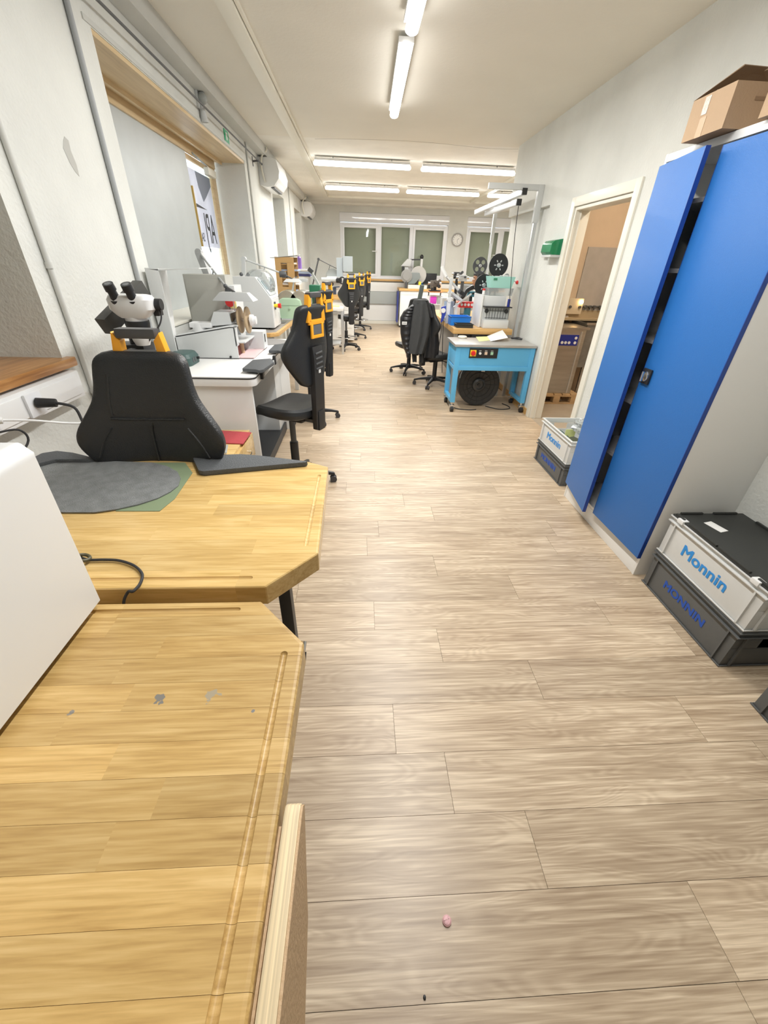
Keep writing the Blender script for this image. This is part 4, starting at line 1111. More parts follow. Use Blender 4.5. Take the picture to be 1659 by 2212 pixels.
MB(ms).bar(hc + Vector((0, .05, -.02)), P(300, 640, y=2.38), .05, .04).build('head_arm', mat('boom_grey', (.06, .06, .055), .5), ms, bevel=.004)
MB(ms).box(-1.20, 2.14, 1.10, -1.06, 2.26, 1.18).cyl((-1.10, 2.10, 1.14), (-1.04, 2.04, 1.14), .035).cyl((-1.18, 2.10, 1.12), (-1.20, 2.04, 1.12), .045).build('column_clamp', BLACK, ms, bevel=.006)

# ---- grinding machine on the white table
ga = thing('grinding_machine', 'grey white grinding machine with tall back plate and brass coloured wheels', 'machine', (-1.15, 3.35, TW))
bx0, bx1, by0, by1 = -1.37, -.93, 3.27, 3.62
m_ = MB(ga); m_.prism([(bx0, TW + .004), (bx1, TW + .004), (bx1, TW + .225), (bx1 - .04, TW + .225), (bx0, TW + .155)], by0, by0 + .012, 'y'); m_.prism([(bx0, TW + .004), (bx1, TW + .004), (bx1, TW + .10), (bx0, TW + .10)], by1, by1 + .012, 'y')
m_.prism([(bx0, TW + .155), (bx1 - .04, TW + .225), (bx1, TW + .225), (bx1, TW + .215), (bx1 - .04, TW + .213), (bx0, TW + .143)], by0, by1, 'y'); m_.box(bx1 - .012, by0, TW + .09, bx1, by0 + .07, TW + .225)
m_.box(bx1 - .19, by0 + .05, TW + .105, bx1 + .05, by1 + .03, TW + .118)
m_.build('housing', MACHINE, ga, bevel=.003)
MB(ga).box(bx0, by0 - .002, TW + .0, bx1 + .0, by1 + .1, TW + .005).build('base_line', BLACK, ga)
MB(ga).box(bx1 - .10, by0 + .01, TW + .005, bx1 + .11, by1 + .18, TW + .011).build('pink_base', mat('pale_pink_pad', (.75, .55, .55), .6), ga)
MB(ga).prism([(bx1 - .10, TW + .012), (bx1 - .02, TW + .012), (bx1 - .03, TW + .085), (bx1 - .08, TW + .085)], by0 + .10, by0 + .26, 'y').build('red_block', mat('dark_red_block', (.22, .06, .05), .6), ga, bevel=.006)
MB(ga).cyl((bx1 - .02, by0 + .19, TW + .012), (bx1 - .02, by0 + .19, TW + .09), .02).build('sponge', mat('tan_sponge', (.5, .36, .22), .8), ga)
MB(ga).box(bx1 - .02, by1 + .02, TW + .011, bx1 + .12, by1 + .16, TW + .145).build('motor_box', MACHINE, ga, bevel=.003)
MB(ga).box(bx1 + .12, by1 + .06, TW + .06, bx1 + .122, by1 + .09, TW + .12).build('switch', BLACK, ga)
wz = P(520, 690, y=3.5).z
for dx in (0, .055): MB(ga).lathe((bx1 + .0 + dx, by0 + .20, wz + .0), (1, 0, 0), [(.092, -.007), (.095, 0), (.092, .007), (.0, .007)], 36).build('grinding_wheel', BRASS, ga, label='brass coloured wheel')
MB(ga).cyl((bx1 - .09, by0 + .20, wz), (bx1 + .10, by0 + .20, wz), .014).build('spindle', CHROME, ga)
MB(ga).cyl((bx1 + .075, by0 + .20, wz), (bx1 + .10, by0 + .20, wz), .04).cyl((bx1 + .10, by0 + .20, wz), (bx1 + .12, by0 + .20, wz), .028).build('spindle_nut', WHITE, ga)
MB(ga).prism([(bx1 - .22, TW + .21), (bx1 - .05, TW + .225), (bx1 - .06, TW + .31), (bx1 - .17, TW + .31)], by0 + .12, by0 + .30, 'y').build('wheel_guard', MACHINE, ga, bevel=.004)
MB(ga).box(bx1 - .05, by0 + .13, TW + .245, bx1 - .045, by0 + .28, TW + .30).build('guard_mouth', mat('mouth_brown', (.10, .07, .04), .8), ga)
MB(ga).cyl((bx0 + .14, by0 + .15, TW + .175), (bx0 + .14, by0 + .15, TW + .23), .055).box(bx0 + .08, by0 + .10, TW + .20, bx0 + .24, by0 + .20, TW + .235).build('oil_pot', WHITE, ga, bevel=.006)
MB(ga).cyl((bx1 - .06, by0 - .001, TW + .015), (bx1 - .06, by0 - .010, TW + .015), .008).build('foot_screw', BLACK, ga)
# tall back plates
bp_ = thing('splash_plate', 'tall white sheet metal plate standing behind the microscope by the wall', 'plate', (-1.37, 3.2, TW))
MB(bp_).prism([(3.15, TW + .001), (3.30, TW + .001), (3.42, TW + .58), (3.10, TW + .58)], -1.395, -1.385, 'x').build('plate', LAMINATE, bp_, bevel=.001)
MB(bp_).box(-1.395, 3.10, TW + .001, -1.31, 3.112, TW + .585).prism([(-1.395, TW + .58), (-1.31, TW + .58), (-1.05, TW + .595), (-1.05, TW + .588), (-1.31, TW + .572)], 3.10, 3.40, 'y').build('return_flange', MACHINE, bp_, bevel=.001)
ev = thing('control_cabinet', 'grey control panel with red buttons standing behind the grinding machine', 'control box', (-1.15, 3.7, TW))
pa, pb2 = P(378, 590, y=3.7), P(443, 715, y=3.7)
MB(ev).box(-1.38, 3.68, TW + .001, -1.06, 3.90, TW + .54).build('case', mat('panel_grey', (.43, .43, .39), .5, bump=.05), ev, bevel=.004)
MB(ev).box(-1.37, 3.672, TW + .06, -1.09, 3.68, TW + .51).build('door', mat('panel_grey', (.43, .43, .39), .5), ev, bevel=.003)
MB(ev).box(-1.055, 3.68, TW + .03, -1.0, 3.90, TW + .47).build('side_box', MACHINE, ev, bevel=.004)
for i, (z, m2, r) in enumerate(((.44, DGREY, .022), (.36, RED, .034), (.24, RED, .036))):
    MB(ev).cyl((-1.03, 3.68, TW + z), (-1.03, 3.62, TW + z), r * .5, r).cyl((-1.03, 3.62, TW + z), (-1.03, 3.60, TW + z), r).build('push_button', m2, ev)
MB(ev).box(-1.05, 3.67, TW + .31, -1.0, 3.68, TW + .36).build('yellow_plate', YELLOWPAPER, ev)
# green transformer
gt = thing('green_power_pack', 'dark green rounded power pack at the front of the white table', 'power pack', (-1.27, 3.08, TW))
MB().loft([[(math.copysign(abs(math.cos(2 * math.pi * i / 24)) ** .4, math.cos(2 * math.pi * i / 24)) * hx, math.copysign(abs(math.sin(2 * math.pi * i / 24)) ** .4, math.sin(2 * math.pi * i / 24)) * hy, z) for i in range(24)] for (z, hx, hy) in ((.001, .085, .11), (.05, .085, .11), (.075, .07, .095), (.08, .06, .085))]).build('case', TEAL, gt)
for i in range(2): MB().box(.083, -.05 + i * .04, .02, .087, -.025 + i * .04, .05).build('socket', DGREY, gt)
MB().cyl((.085, .04, .035), (.10, .04, .035), .009).build('knob', BLACK, gt)
bb = thing('black_adapter', 'black adapter with loose cables behind the chair handle', 'adapter', (-1.36, 2.86, TW))
MB().box(-.03, -.03, .001, .03, .03, .09).box(-.03, .05, .001, .06, .12, .03).build('case', BLACK, bb, bevel=.004)
MB().tube([(0, -.02, .06), (-.01, -.06, .08), (.04, -.10, .05), (.02, -.12, .01), (.08, -.13, .008), (.11, -.08, .006), (.09, 0, .006)], .004).build('cable', RUBBER, bb)

# ---- desk lamps with jointed arms
def desk_lamp(base, elbow, tip, head, hl, hw, hh, label, m=LIGHTGREY, post=.035, flathead=False, hrz=0.0):
    t = thing('task_lamp', label, 'lamp', base, 0, 'jointed work lamps on the benches')
    base, elbow, tip, head = [Vector(a) for a in (base, elbow, tip, head)]
    MB(t).cyl(base, base + Vector((0, 0, .03)), .045).build('clamp', DGREY, t)
    MB(t).bar(base + Vector((0, 0, .02)), elbow, post, post * 1.4, (0, 1, 0)).build('lower_arm', m, t, bevel=.005)
    MB(t).cyl(elbow + Vector((0, -.025, .0)), elbow + Vector((0, .025, 0)), .026).build('elbow', m, t)
    MB(t).cyl(elbow, tip, .008).build('upper_arm', m, t)
    MB(t).cyl(elbow + (tip - elbow) * .55, elbow + (tip - elbow) * .55 + Vector((-.03, 0, -.09)), .006).build('spring_link', m, t)
    MB(t).ball(tip, .016).cyl(tip, head + Vector((0, 0, hh / 2)), .007).build('swivel', DGREY, t)
    o = MB(t)
    R = Matrix.Rotation(hrz, 3, 'Z')
    vs = [head + R @ Vector(p_) for p_ in ((-hl / 2, -hw / 2, -hh / 2), (hl / 2, -hw / 2, -hh / 2), (hl / 2, hw / 2, -hh / 2), (-hl / 2, hw / 2, -hh / 2), (-hl * .33, -hw * .25, hh / 2), (hl * .33, -hw * .25, hh / 2), (hl * .33, hw * .25, hh / 2), (-hl * .33, hw * .25, hh / 2))]
    o.add(vs, [(0, 3, 2, 1), (4, 5, 6, 7), (0, 1, 5, 4), (1, 2, 6, 5), (2, 3, 7, 6), (3, 0, 4, 7)]).build('lamp_shade', m, t, bevel=.006)
    return t
e1 = P(430, 545, y=3.95); t1 = P(487, 618, y=3.6)
h1 = P(508, 640, y=3.45)
desk_lamp((-1.16, 3.98, TW), e1, t1, h1, .30, .17, .055, 'grey jointed lamp with wide shade over the grinding machine', mat('lamp_grey', (.40, .41, .41), .45), post=.05)
MB().cyl((h1.x - .02, h1.y, h1.z - .03), (h1.x - .02, h1.y, h1.z - .10), .003).build('pull_chain', CHROME, None).parent = None
pc = bpy.data.objects['pull_chain']; tag(pc, 'thin pull chain hanging under the wide grey lamp shade', 'chain')

# ================================================================== SECOND LEFT BENCH
TB = .93
sb = thing('wooden_table', 'wood edged table with a grey top carrying the slanted white machine', 'table', (-1.12, 5.1, 0))
MB(sb).prism([(XL + .01, 4.36), (-.90, 4.36), (-.83, 4.44), (-.80, 5.92), (XL + .01, 5.92)], TB - .035, TB).build('top', BENCHW, sb, bevel=.004, rnd=(.5, .6, .5))
MB(sb).prism([(XL + .02, 4.40), (-.92, 4.40), (-.86, 4.46), (-.84, 5.88), (XL + .02, 5.88)], TB, TB + .002).build('top_sheet', mat('brown_grey_sheet', (.30, .27, .24), .5), sb)
for x, y in ((-1.35, 4.5), (-.92, 4.5), (-1.35, 5.8), (-.90, 5.8)): MB(sb).box(x - .025, y - .025, 0, x + .025, y + .025, TB - .035).build('leg', LIGHTGREY, sb, bevel=.003)
MB(sb).box(-1.40, 4.5, .45, -.98, 5.1, TB - .04).build('drawer_unit', LAMINATE, sb, bevel=.003)
# slanted machine
mb_ = thing('polishing_cabinet', 'grey white machine with slanted control panel and red emergency stop', 'machine', (-1.1, 4.8, TB))
fx0, fx1 = -1.32, -.90
prf = [(fx0, TB + .02), (fx1, TB + .02), (fx1, TB + .29), (fx1 - .135, TB + .475), (fx0 + .05, TB + .475), (fx0, TB + .40)]
MB(mb_).prism(prf, 4.60, 5.00, 'y').build('body', MACHINE, mb_, bevel=.004)
MB(mb_).box(fx1, 4.61, TB + .02, fx1 + .006, 4.99, TB + .28).build('front_panel', WHITE, mb_, bevel=.002)
MB(mb_).bar((fx1 - .118, 4.80, TB + .462), (fx1 - .012, 4.80, TB + .315), .34, .006, (.81, 0, .58)).build('control_panel', mat('film_grey', (.55, .60, .62), .25), mb_, bevel=.001)
MB(mb_).bar((fx1 - .098, 4.80, TB + .440), (fx1 - .045, 4.80, TB + .367), .26, .010, (.81, 0, .58)).build('screen', mat('lcd_grey', (.30, .38, .40), .2), mb_)
es = MB(mb_).cyl((fx1 + .006, 4.70, TB + .22), (fx1 + .045, 4.70, TB + .22), .018).build('stop_socket', YELLOW, mb_)
MB(mb_).cyl((fx1 + .045, 4.70, TB + .22), (fx1 + .075, 4.70, TB + .22), .020, .024).build('stop_button', RED, es)
MB(mb_).box(fx1 + .006, 4.90, TB + .04, fx1 + .008, 4.96, TB + .14).build('rating_plate', LIGHTGREY, mb_)
MB(mb_).box(fx1 + .006, 4.69, TB + .185, fx1 + .02, 4.72, TB + .255).build('switch_block', DGREY, mb_)
for x in (fx0 + .05, fx1 - .05):
    for y in (4.66, 4.94): MB(mb_).cyl((x, y, TB + .002), (x, y, TB + .02), .018).build('foot', BLACK, mb_)
MB(mb_).lathe((-1.05, 4.86, TB + .40), (0, 1, 0), [(.13, -.14), (.14, -.10), (.14, .10), (.13, .14)], 30).build('drum_hood', CLEAR, mb_)
for i in range(2): MB(mb_).ball((-1.20 + i * .07, 4.75, TB + .49), .018).build('knob', DGREY, mb_)
# lamp above it
e2 = P(527, 560, y=5.08); t2 = P(608, 590, y=5.06); h2 = P(632, 606, y=5.05)
desk_lamp((P(514, 605, y=5.08).x, 5.08, TB), e2, t2, h2, .20, .10, .03, 'grey jointed lamp leaning over the slanted white machine', LIGHTGREY, post=.04, hrz=.1)
ob = MB(); tag(ob.lathe((0, 0, 0), (1, 0, 0), [(.03, 0), (.03, .05), (.02, .07)]).build('lamp_joint', DGREY, None), 'dark knob joint of the lamp over the slanted machine', 'joint')
bpy.data.objects['lamp_joint'].location = P(604, 592, y=5.02)

# green rounded machine cover
gb = thing('green_case', 'pale green rounded machine hood with clear guard at the end of the wooden table', 'machine', (-.86, 5.55, TB))
ga_, gb_ = P(604, 690, y=5.5), P(664, 690, y=5.5)
pr = []
xL_, xR_ = -1.0, -.72
for (dx, z) in ((0, .012), (0, .17), (.02, .215), (.05, .235), (.23, .235), (.265, .215), (.28, .17), (.29, .012)): pr.append((xL_ + dx, TB + z))
MB(gb).prism(pr, 5.48, 5.86, 'y').build('hood', PALEGREEN, gb, bevel=.014, seg=3)
MB(gb).bar((xL_ + .03, 5.479, TB + .16), (xR_ - .02, 5.479, TB + .16), .003, .006, (0, 0, 1)).build('seam_line', mat('green_seam', (.35, .5, .36), .5), gb)
MB(gb).cyl((-.86, 5.48, TB + .13), (-.86, 5.468, TB + .13), .014).build('knob', PALEGREEN, gb)
MB(gb).box(xL_ - .01, 5.47, TB + .002, xR_ + .02, 5.87, TB + .014).build('foot_plate', LIGHTGREY, gb)
for dx in (0, .16): MB(gb).lathe((-.90 + dx, 5.70, TB + .19), (0, 1, 0), [(.12, -.14), (.125, -.1), (.125, .1), (.12, .14)], 30).build('clear_guard', mat('brownish_clear', (.62, .58, .50), .2, trans=.6), gb)
ob = MB(); ob.box(-.10, -.08, .002, .10, .08, .006); o_ = ob.build('slate_plate', mat('slate', (.17, .15, .15), .4), None); o_.location = (-.98, 5.20, TB + .002); tag(o_, 'dark plate lying on the wooden table by the green hood', 'plate')
pd = MB(); pd.tube([(-.02, -.04, .02), (.02, 0, .03), (.05, .05, .015)], .018); o_ = pd.build('rubber_pedal', RUBBER, None); o_.location = (-1.02, 5.34, TB + .003); tag(o_, 'black rubber piece at the foot of the green hood', 'tool')

# ================================================================== THIRD LEFT BENCH (dark machines, organiser)
tb3 = thing('long_table', 'low long table behind the green hood crowded with machines', 'table', (-1.1, 7.1, 0))
MB(tb3).box(XL + .01, 6.15, .84, -.80, 8.2, .88).build('top', LAMINATE, tb3, bevel=.004)
for x, y in ((-1.35, 6.2), (-.85, 6.2), (-1.35, 8.12), (-.85, 8.12)): MB(tb3).box(x - .02, y - .02, 0, x + .02, y + .02, .84).build('leg', LIGHTGREY, tb3)
T3 = .88
# organiser: fibreboard rack with shelves
c0 = P(597, 612, y=6.6); c1 = P(632, 553, y=6.6)
og = thing('shelf_organiser', 'tan fibreboard organiser with cut out side and papers, by the wall', 'rack', (-1.2, 6.8, T3))
xa, xb = P(597, 600, y=6.6).x, P(637, 600, y=6.6).x
za = T3 + .001; zb = P(615, 555, y=6.6).z
sd_ = MB(og)
w1 = (xb - xa)
sd_.box(xa, 6.6, zb - .36, xa + w1 * .30, 6.615, zb - .07); sd_.box(xa + w1 * .62, 6.6, zb - .36, xb, 6.615, zb - .07); sd_.box(xa, 6.6, zb - .0705, xb, 6.615, zb); sd_.box(xa, 6.6, za, xb, 6.615, zb - .359)
sd_.build('side_board', TANBOARD, og, bevel=.002)
MB(og).box(xa, 7.0, za, xb, 7.015, zb).build('side_board', TANBOARD, og, bevel=.002)
for i in range(6):
    z = zb - .09 - i * .085
    sh_ = MB(og).box(xa + .01, 6.615, z, xb - .005, 7.0, z + .008).build('shelf', TANBOARD, og)
    MB(og).box(xa + .04, 6.64, z + .009, xb - .01 + (.05 if i % 2 else 0), 6.96, z + .025).build('paper_stack', [PAPER, mat('lilac_paper', (.45, .55, .75), .7), DGREY][i % 3], sh_)
MB(og).obox(((xa + xb) / 2, 6.8, zb + .004), (w1 + .12, .42, .006), ry=-.10).build('top_folder', mat('grey_folder', (.4, .41, .40), .5), og)
# document trays right of it
for i, (dz, m2, lb) in enumerate(((.40, PAPER, 'white'), (.36, mat('lilac_paper', (.45, .55, .75), .7), 'lilac'), (.32, mat('navy_folder', (.05, .06, .2), .5), 'dark blue'))):
    q = P(655, 594 + 4 * i, y=7.6)
    o_ = MB().obox((0, 0, 0), (.26, .30, .028)).build('document_tray', m2, None, bevel=.002); o_.location = (q.x, 7.6, T3 + .545 - .032 * i); tag(o_, lb + ' flat tray of the stack on the rack right of the tan organiser', 'tray')
rk = thing('wire_rack', 'light metal rack holding flat trays right of the tan organiser', 'rack', (-.95, 7.6, T3))
q = P(655, 600, y=7.6)
for sx in (-1, 1):
    for yy in (7.47, 7.73): MB(rk).bar((q.x + sx * .12, yy, T3 + .001), (q.x + sx * .115, yy, T3 + .462), .018, .018, (0, 1, 0)).build('post', LIGHTGREY, rk)
MB(rk).box(q.x - .13, 7.45, T3 + .25, q.x + .13, 7.75, T3 + .26).build('shelf', LIGHTGREY, rk)
MB(rk).box(q.x - .13, 7.45, T3 + .455, q.x + .13, 7.75, T3 + .463).build('shelf', LIGHTGREY, rk)
sc = thing('spray_can', 'purple spray can standing on the top tray near the far recess', 'bottle', (-.98, 7.62, T3 + .56))
MB().lathe((0, 0, .0), (0, 0, 1), [(.032, .001), (.033, .01), (.033, .15), (.018, .17), (.0, .17)]).build('can', PURPLE, sc)
MB().cyl((0, 0, .17), (0, 0, .20), .015).build('cap', WHITE, sc)
# green boxes and grinder
o_ = MB().obox((0, 0, .06), (.16, .2, .118)).build('green_box', DKGREEN, None, bevel=.006); q = P(680, 608, y=7.0); o_.location = (q.x, 7.0, T3 + .25); tag(o_, 'dark green box left of the tilted grey tool arm', 'box')
gbx = MB().box(-.12, -.12, 0.001, .14, .12, .248).build('green_stand', mat('dark_green_metal', (.03, .10, .06), .5), None, bevel=.004); gbx.location = (q.x, 7.0, T3); tag(gbx, 'dark green metal stand under the green box', 'stand')
gd = thing('bench_grinder', 'dark double ended bench grinder with thin wheel and orange lamp arm', 'machine', (-.86, 6.55, T3))
MB(gd).lathe((-.92, 6.50, T3 + .16), (1, 0, 0), [(.07, -.13), (.09, -.10), (.09, .10), (.07, .13)]).build('motor', mat('dark_bronze', (.10, .085, .07), .4), gd)
MB(gd).box(-1.0, 6.42, T3 + .001, -.84, 6.58, T3 + .09).build('foot', DGREY, gd, bevel=.01)
MB(gd).lathe((-.77, 6.50, T3 + .17), (1, 0, 0), [(.13, -.008), (.13, .008)], 32).build('thin_wheel', mat('grey_wheel', (.42, .45, .42), .5), gd)
MB(gd).cyl((-.80, 6.5, T3 + .16), (-.70, 6.5, T3 + .16), .012).build('spindle', CHROME, gd)
MB(gd).cyl((-.70, 6.46, T3 + .001), (-.70, 6.46, T3 + .27), .008).box(-.73, 6.42, T3 + .25, -.64, 6.50, T3 + .285).build('orange_arm', ORANGE, gd)
vs_ = thing('small_lathe', 'dark blue small lathe with handwheels beside the bench grinder', 'machine', (-.90, 7.4, T3))
q = P(705, 645, y=7.4); q.x = min(q.x, -.92)
MB(vs_).box(q.x - .12, 7.35, T3 + .001, q.x + .12, 7.50, T3 + .06).cyl((q.x - .10, 7.42, T3 + .10), (q.x + .04, 7.42, T3 + .10), .05).build('bed', mat('brown_iron', (.10, .075, .05), .5), vs_, bevel=.004)
MB(vs_).box(q.x + .05, 7.36, T3 + .06, q.x + .12, 7.48, T3 + .19).cyl((q.x + .08, 7.42, T3 + .19), (q.x + .08, 7.42, T3 + .25), .02).build('tailstock', mat('steel_blue', (.04, .09, .16), .4), vs_, bevel=.004)
for i in range(3): MB(vs_).cyl((q.x + .06 + i * .03, 7.33, T3 + .08 + .04 * i), (q.x + .06 + i * .03, 7.35, T3 + .08 + .04 * i), .022).build('handwheel', mat('steel_blue', (.04, .09, .16), .4), vs_)
ta = thing('tool_arm', 'tilted grey tool arm with black end above the dark machines', 'tool', (-.72, 7.2, T3))
a_ = P(671, 585, y=7.2); b_ = P(692, 622, y=7.2)
MB(ta).bar(a_, b_, .05, .035).build('arm', LIGHTGREY, ta, bevel=.004)
MB(ta).bar(a_ + Vector((-.03, 0, .03)), a_ + Vector((.03, 0, -.02)), .07, .06).build('head', DGREY, ta, bevel=.006)
MB(ta).bar(b_, (b_.x + .03, 7.2, T3 + .001), .03, .03).bar(b_ + Vector((.08, 0, -.05)), (b_.x + .10, 7.2, T3 + .001), .02, .02).build('post', DGREY, ta)
# back light bulb bar lamp near organiser
q = P(656, 597, y=6.9)
o_ = MB().obox((0, 0, 0), (.20, .09, .035)).build('bar_lamp_head', LIGHTGREY, None, bevel=.006); o_.location = P(648, 605, y=6.2); tag(o_, 'white flat lamp head above the pale green hood, farther one', 'lamp')
ar = MB(); p0 = P(636, 600, y=6.25); ar.bar(p0, (p0.x - .12, 6.3, T3 + .001), .018, .018); o2 = ar.build('arm', LIGHTGREY, o_)
o2.matrix_parent_inverse = Matrix.Translation(-Vector(o_.location))

# ================================================================== METAL FRAMED TABLE
mt = thing('metal_table', 'small white framed metal table with papers, beside the aisle chairs', 'table', (-.70, 8.7, 0))
TM = .82
MB(mt).box(-1.10, 8.42, TM - .05, -.33, 8.95, TM).build('top', LAMINATE, mt, bevel=.003)
for x in (-1.08, -.355):
    for y in (8.45, 8.92): MB(mt).box(x - .022, y - .022, 0, x + .022, y + .022, TM - .05).build('leg', ALU, mt, bevel=.002)
MB(mt).box(-1.08, 8.44, .16, -.36, 8.47, .19).box(-1.08, 8.44, TM - .10, -.36, 8.47, TM - .06).build('crossbar', ALU, mt)
MB(mt).box(-1.05, 8.5, .30, -.45, 8.9, TM - .06).build('drawer_unit', LAMINATE, mt, bevel=.003)
MB(mt).box(-1.05, 8.48, .17, -.40, 8.90, .19).build('shelf', LIGHTGREY, mt)
o_ = MB().obox((0, 0, .015), (.22, .16, .026), rz=.1).build('paper_pad', YELLOWPAPER, None); o_.location = (-.52, 8.66, TM + .001); tag(o_, 'pale yellow papers on the small metal framed table', 'paper')
# far left wooden bench with the white drilling machine
fb = thing('far_workbench', 'white drawer bench with wooden top under the far window, left', 'workbench', (-.7, 10.9, 0))
TF = .95
MB(fb).box(XL + .01, 9.8, TF - .09, -.10, 11.4, TF).build('top', BENCHW, fb, bevel=.005, rnd=(.3, .7, .3))
MB(fb).box(-1.30, 9.86, .05, -.16, 11.3, TF - .09).build('cabinet', LAMINATE, fb, bevel=.003)
for z in (.30, .50, .66): MB(fb).box(-.70, 9.85, z, -.20, 9.865, z + .14).build('drawer', LAMINATE, fb, bevel=.004)
MB(fb).cyl((-.32, 9.8, TF - .045), (-.32, 9.77, TF - .045), .03).build('knob', DGREY, fb)
wm = thing('drilling_machine', 'white machine block with black handwheels on the far wooden bench', 'machine', (-.7, 10.1, TF))
xa, xb = P(706, 620, y=10.0).x, P(746, 620, y=10.0).x
zt = P(725, 598, y=10).z
MB(wm).box(xa, 10.0, TF + .001, xb, 10.35, zt).build('block', WHITE, wm, bevel=.01)
MB(wm).cyl((xa - .10, 9.93, zt - .06), (xb - .18, 9.93, zt - .05), .045).build('barrel', LIGHTGREY, wm)
MB(wm).cyl((xb - .18, 9.93, zt - .06), (xb - .08, 9.90, zt - .06), .05).ring((xb - .06, 9.88, zt - .06), (.2, -1, 0), .06, .014).cyl((xb - .36, 9.95, zt - .10), (xb - .26, 9.90, zt - .14), .03).build('handwheel', BLACK, wm)
MB(wm).box(xb - .27, 9.96, TF + .001, xb - .20, 10.0, TF + .14).bar((xb - .24, 9.94, TF + .14), (xb - .12, 9.94, TF + .15), .02, .02).build('tap_lever', mat('slate_blue', (.05, .07, .12), .4), wm)
MB(wm).box(xb - .18, 10.05, zt, xb - .05, 10.2, zt + .35).box(xb - .04, 10.0, zt + .10, xb + .16, 10.2, zt + .38).build('control_head', mat('blue_grey_box', (.50, .56, .60), .4), wm, bevel=.006)
MB(wm).lathe((xb - .28, 10.25, zt), (0, 1, 0), [(.15, -.01), (.15, .01)], 30).build('shield_disc', GREY, wm)
e3 = P(688, 560, y=10.2); t3 = P(733, 583, y=10.1)
desk_lamp((-1.10, 10.2, TF), e3, t3, P(737, 586, y=10.1), .16, .08, .04, 'grey jointed lamp left of the far window over the white machine block', DGREY, post=.03)
# ================================================================== RIGHT SIDE: STRAPPING MACHINE (blue table)
bt = thing('strapping_machine', 'light blue steel table machine on casters with grey top and red switch', 'machine', (1.57, 5.15, 0))
X0, X1, Y0, Y1, ZT = 1.10, 2.035, 4.87, 5.32, .79
lw = .055
MB(bt).box(X0 - .02, Y0 - .02, ZT - .028, X1 + .005, Y1 + .06, ZT).build('top_plate', mat('worn_steel_top', (.50, .485, .46), .35, metal=.4, var=.08, vs=8), bt, bevel=.004)
for x in (X0, X1 - lw):
    for y in (Y0, Y1 - lw):
        MB(bt).box(x, y, .115, x + lw, y + lw, ZT - .028).build('leg', SKYBLUE, bt, bevel=.003)
        cx_, cy_ = x + lw / 2, y + lw / 2
        cs = MB(bt).cyl((cx_, cy_, .075), (cx_, cy_, .115), .014).box(cx_ - .028, cy_ - .026, .05, cx_ + .028, cy_ + .026, .085).build('caster_fork', CHROME, bt, bevel=.004)
        MB(bt).cyl((cx_ - .018, cy_ - .02, .033), (cx_ + .018, cy_ - .02, .033), .033).build('wheel', BLACK, cs)
MB(bt).box(X0 + lw, Y0 + .004, ZT - .24, X1 - lw, Y0 + .02, ZT - .03).build('front_panel', SKYBLUE, bt, bevel=.002)
MB(bt).box(X0 + lw - .01, Y0 - .003, ZT - .29, X1 - lw + .01, Y0 + .035, ZT - .24).build('crossbar', SKYBLUE, bt, bevel=.003)
for x in (X0, X1 - lw):
    MB(bt).box(x + .004, Y0 + lw, ZT - .24, x + .02, Y1 - lw, ZT - .03).build('side_panel', SKYBLUE, bt, bevel=.002)
    MB(bt).box(x, Y0 + lw, .115, x + .04, Y1 - lw, .155).build('side_rail', SKYBLUE, bt, bevel=.003)
    MB(bt).box(x, Y0 + lw, ZT - .29, x + .04, Y1 - lw, ZT - .25).build('side_rail', SKYBLUE, bt, bevel=.003)
q0, q1 = P(1015, 752, y=Y0), P(1073, 774, y=Y0)
cp = MB(bt).box(q0.x, Y0 - .006, q1.z, q1.x, Y0 + .004, q0.z).build('control_panel', BLACK, bt, bevel=.003)
zc = (q0.z + q1.z) / 2
MB(bt).box(q0.x + .010, Y0 - .009, zc - .035, q0.x + .08, Y0 - .006, zc + .035).build('yellow_plate', YELLOW, cp)
MB(bt).cyl((q0.x + .045, Y0 - .009, zc), (q0.x + .045, Y0 - .035, zc), .028, .024).bar((q0.x + .045, Y0 - .04, zc - .02), (q0.x + .045, Y0 - .04, zc + .02), .012, .016, (0, 1, 0)).build('main_switch', RED, cp)
for i, m2 in enumerate((WHITE, mat('beige_button', (.7, .55, .42), .4), mat('green_button', (.35, .6, .42), .4))):
    x = q0.x + .125 + i * .07
    if i == 0: MB(bt).cyl((x, Y0 - .006, zc), (x, Y0 - .022, zc), .014).build('knob', m2, cp)
    else: MB(bt).box(x - .016, Y0 - .014, zc - .016, x + .016, Y0 - .006, zc + .016).build('push_button', m2, cp, bevel=.002)
    MB(bt).box(x - .014, Y0 - .0065, zc + .024, x + .014, Y0 - .006, zc + .029).build('print_line', PAPER, cp)
# strap spool
sx, sy, sz = 1.50, 5.16, .272
so_ = thing('strap_spool', 'large black ribbed strap coil standing under the light blue table', 'spool', (sx, sy, 0))
RIB = mat('ribbed_black', (.028, .028, .027), .5, bump=.1, bs=200)
MB(so_).lathe((sx, sy, sz), (0, 1, 0), [(.06, -.02), (.255, -.05), (.262, -.045), (.262, .09), (.06, .09)], 48).build('disc', RIB, so_)
MB(so_).ring((sx, sy - .048, sz), (0, 1, 0), .245, .004, 48, 6).ring((sx, sy - .045, sz), (0, 1, 0), .20, .003, 48, 6).ring((sx, sy - .042, sz), (0, 1, 0), .15, .003, 48, 6).build('flange_ring', RIB, so_, kind='stuff', label='raised rings of the spool flange')
for i in range(16):
    a = i * math.pi / 8
    MB(so_).bar((sx + .085 * math.cos(a), sy - .028, sz + .085 * math.sin(a)), (sx + .245 * math.cos(a), sy - .050, sz + .245 * math.sin(a)), .006, .006, (0, 1, 0)).build('spoke', RIB, so_)
MB(so_).lathe((sx, sy - .02, sz), (0, -1, 0), [(.085, 0), (.08, .03), (.055, .045), (.05, .02), (.0, .02)], 28).build('hub', mat('hub_grey', (.06, .06, .06), .35), so_)
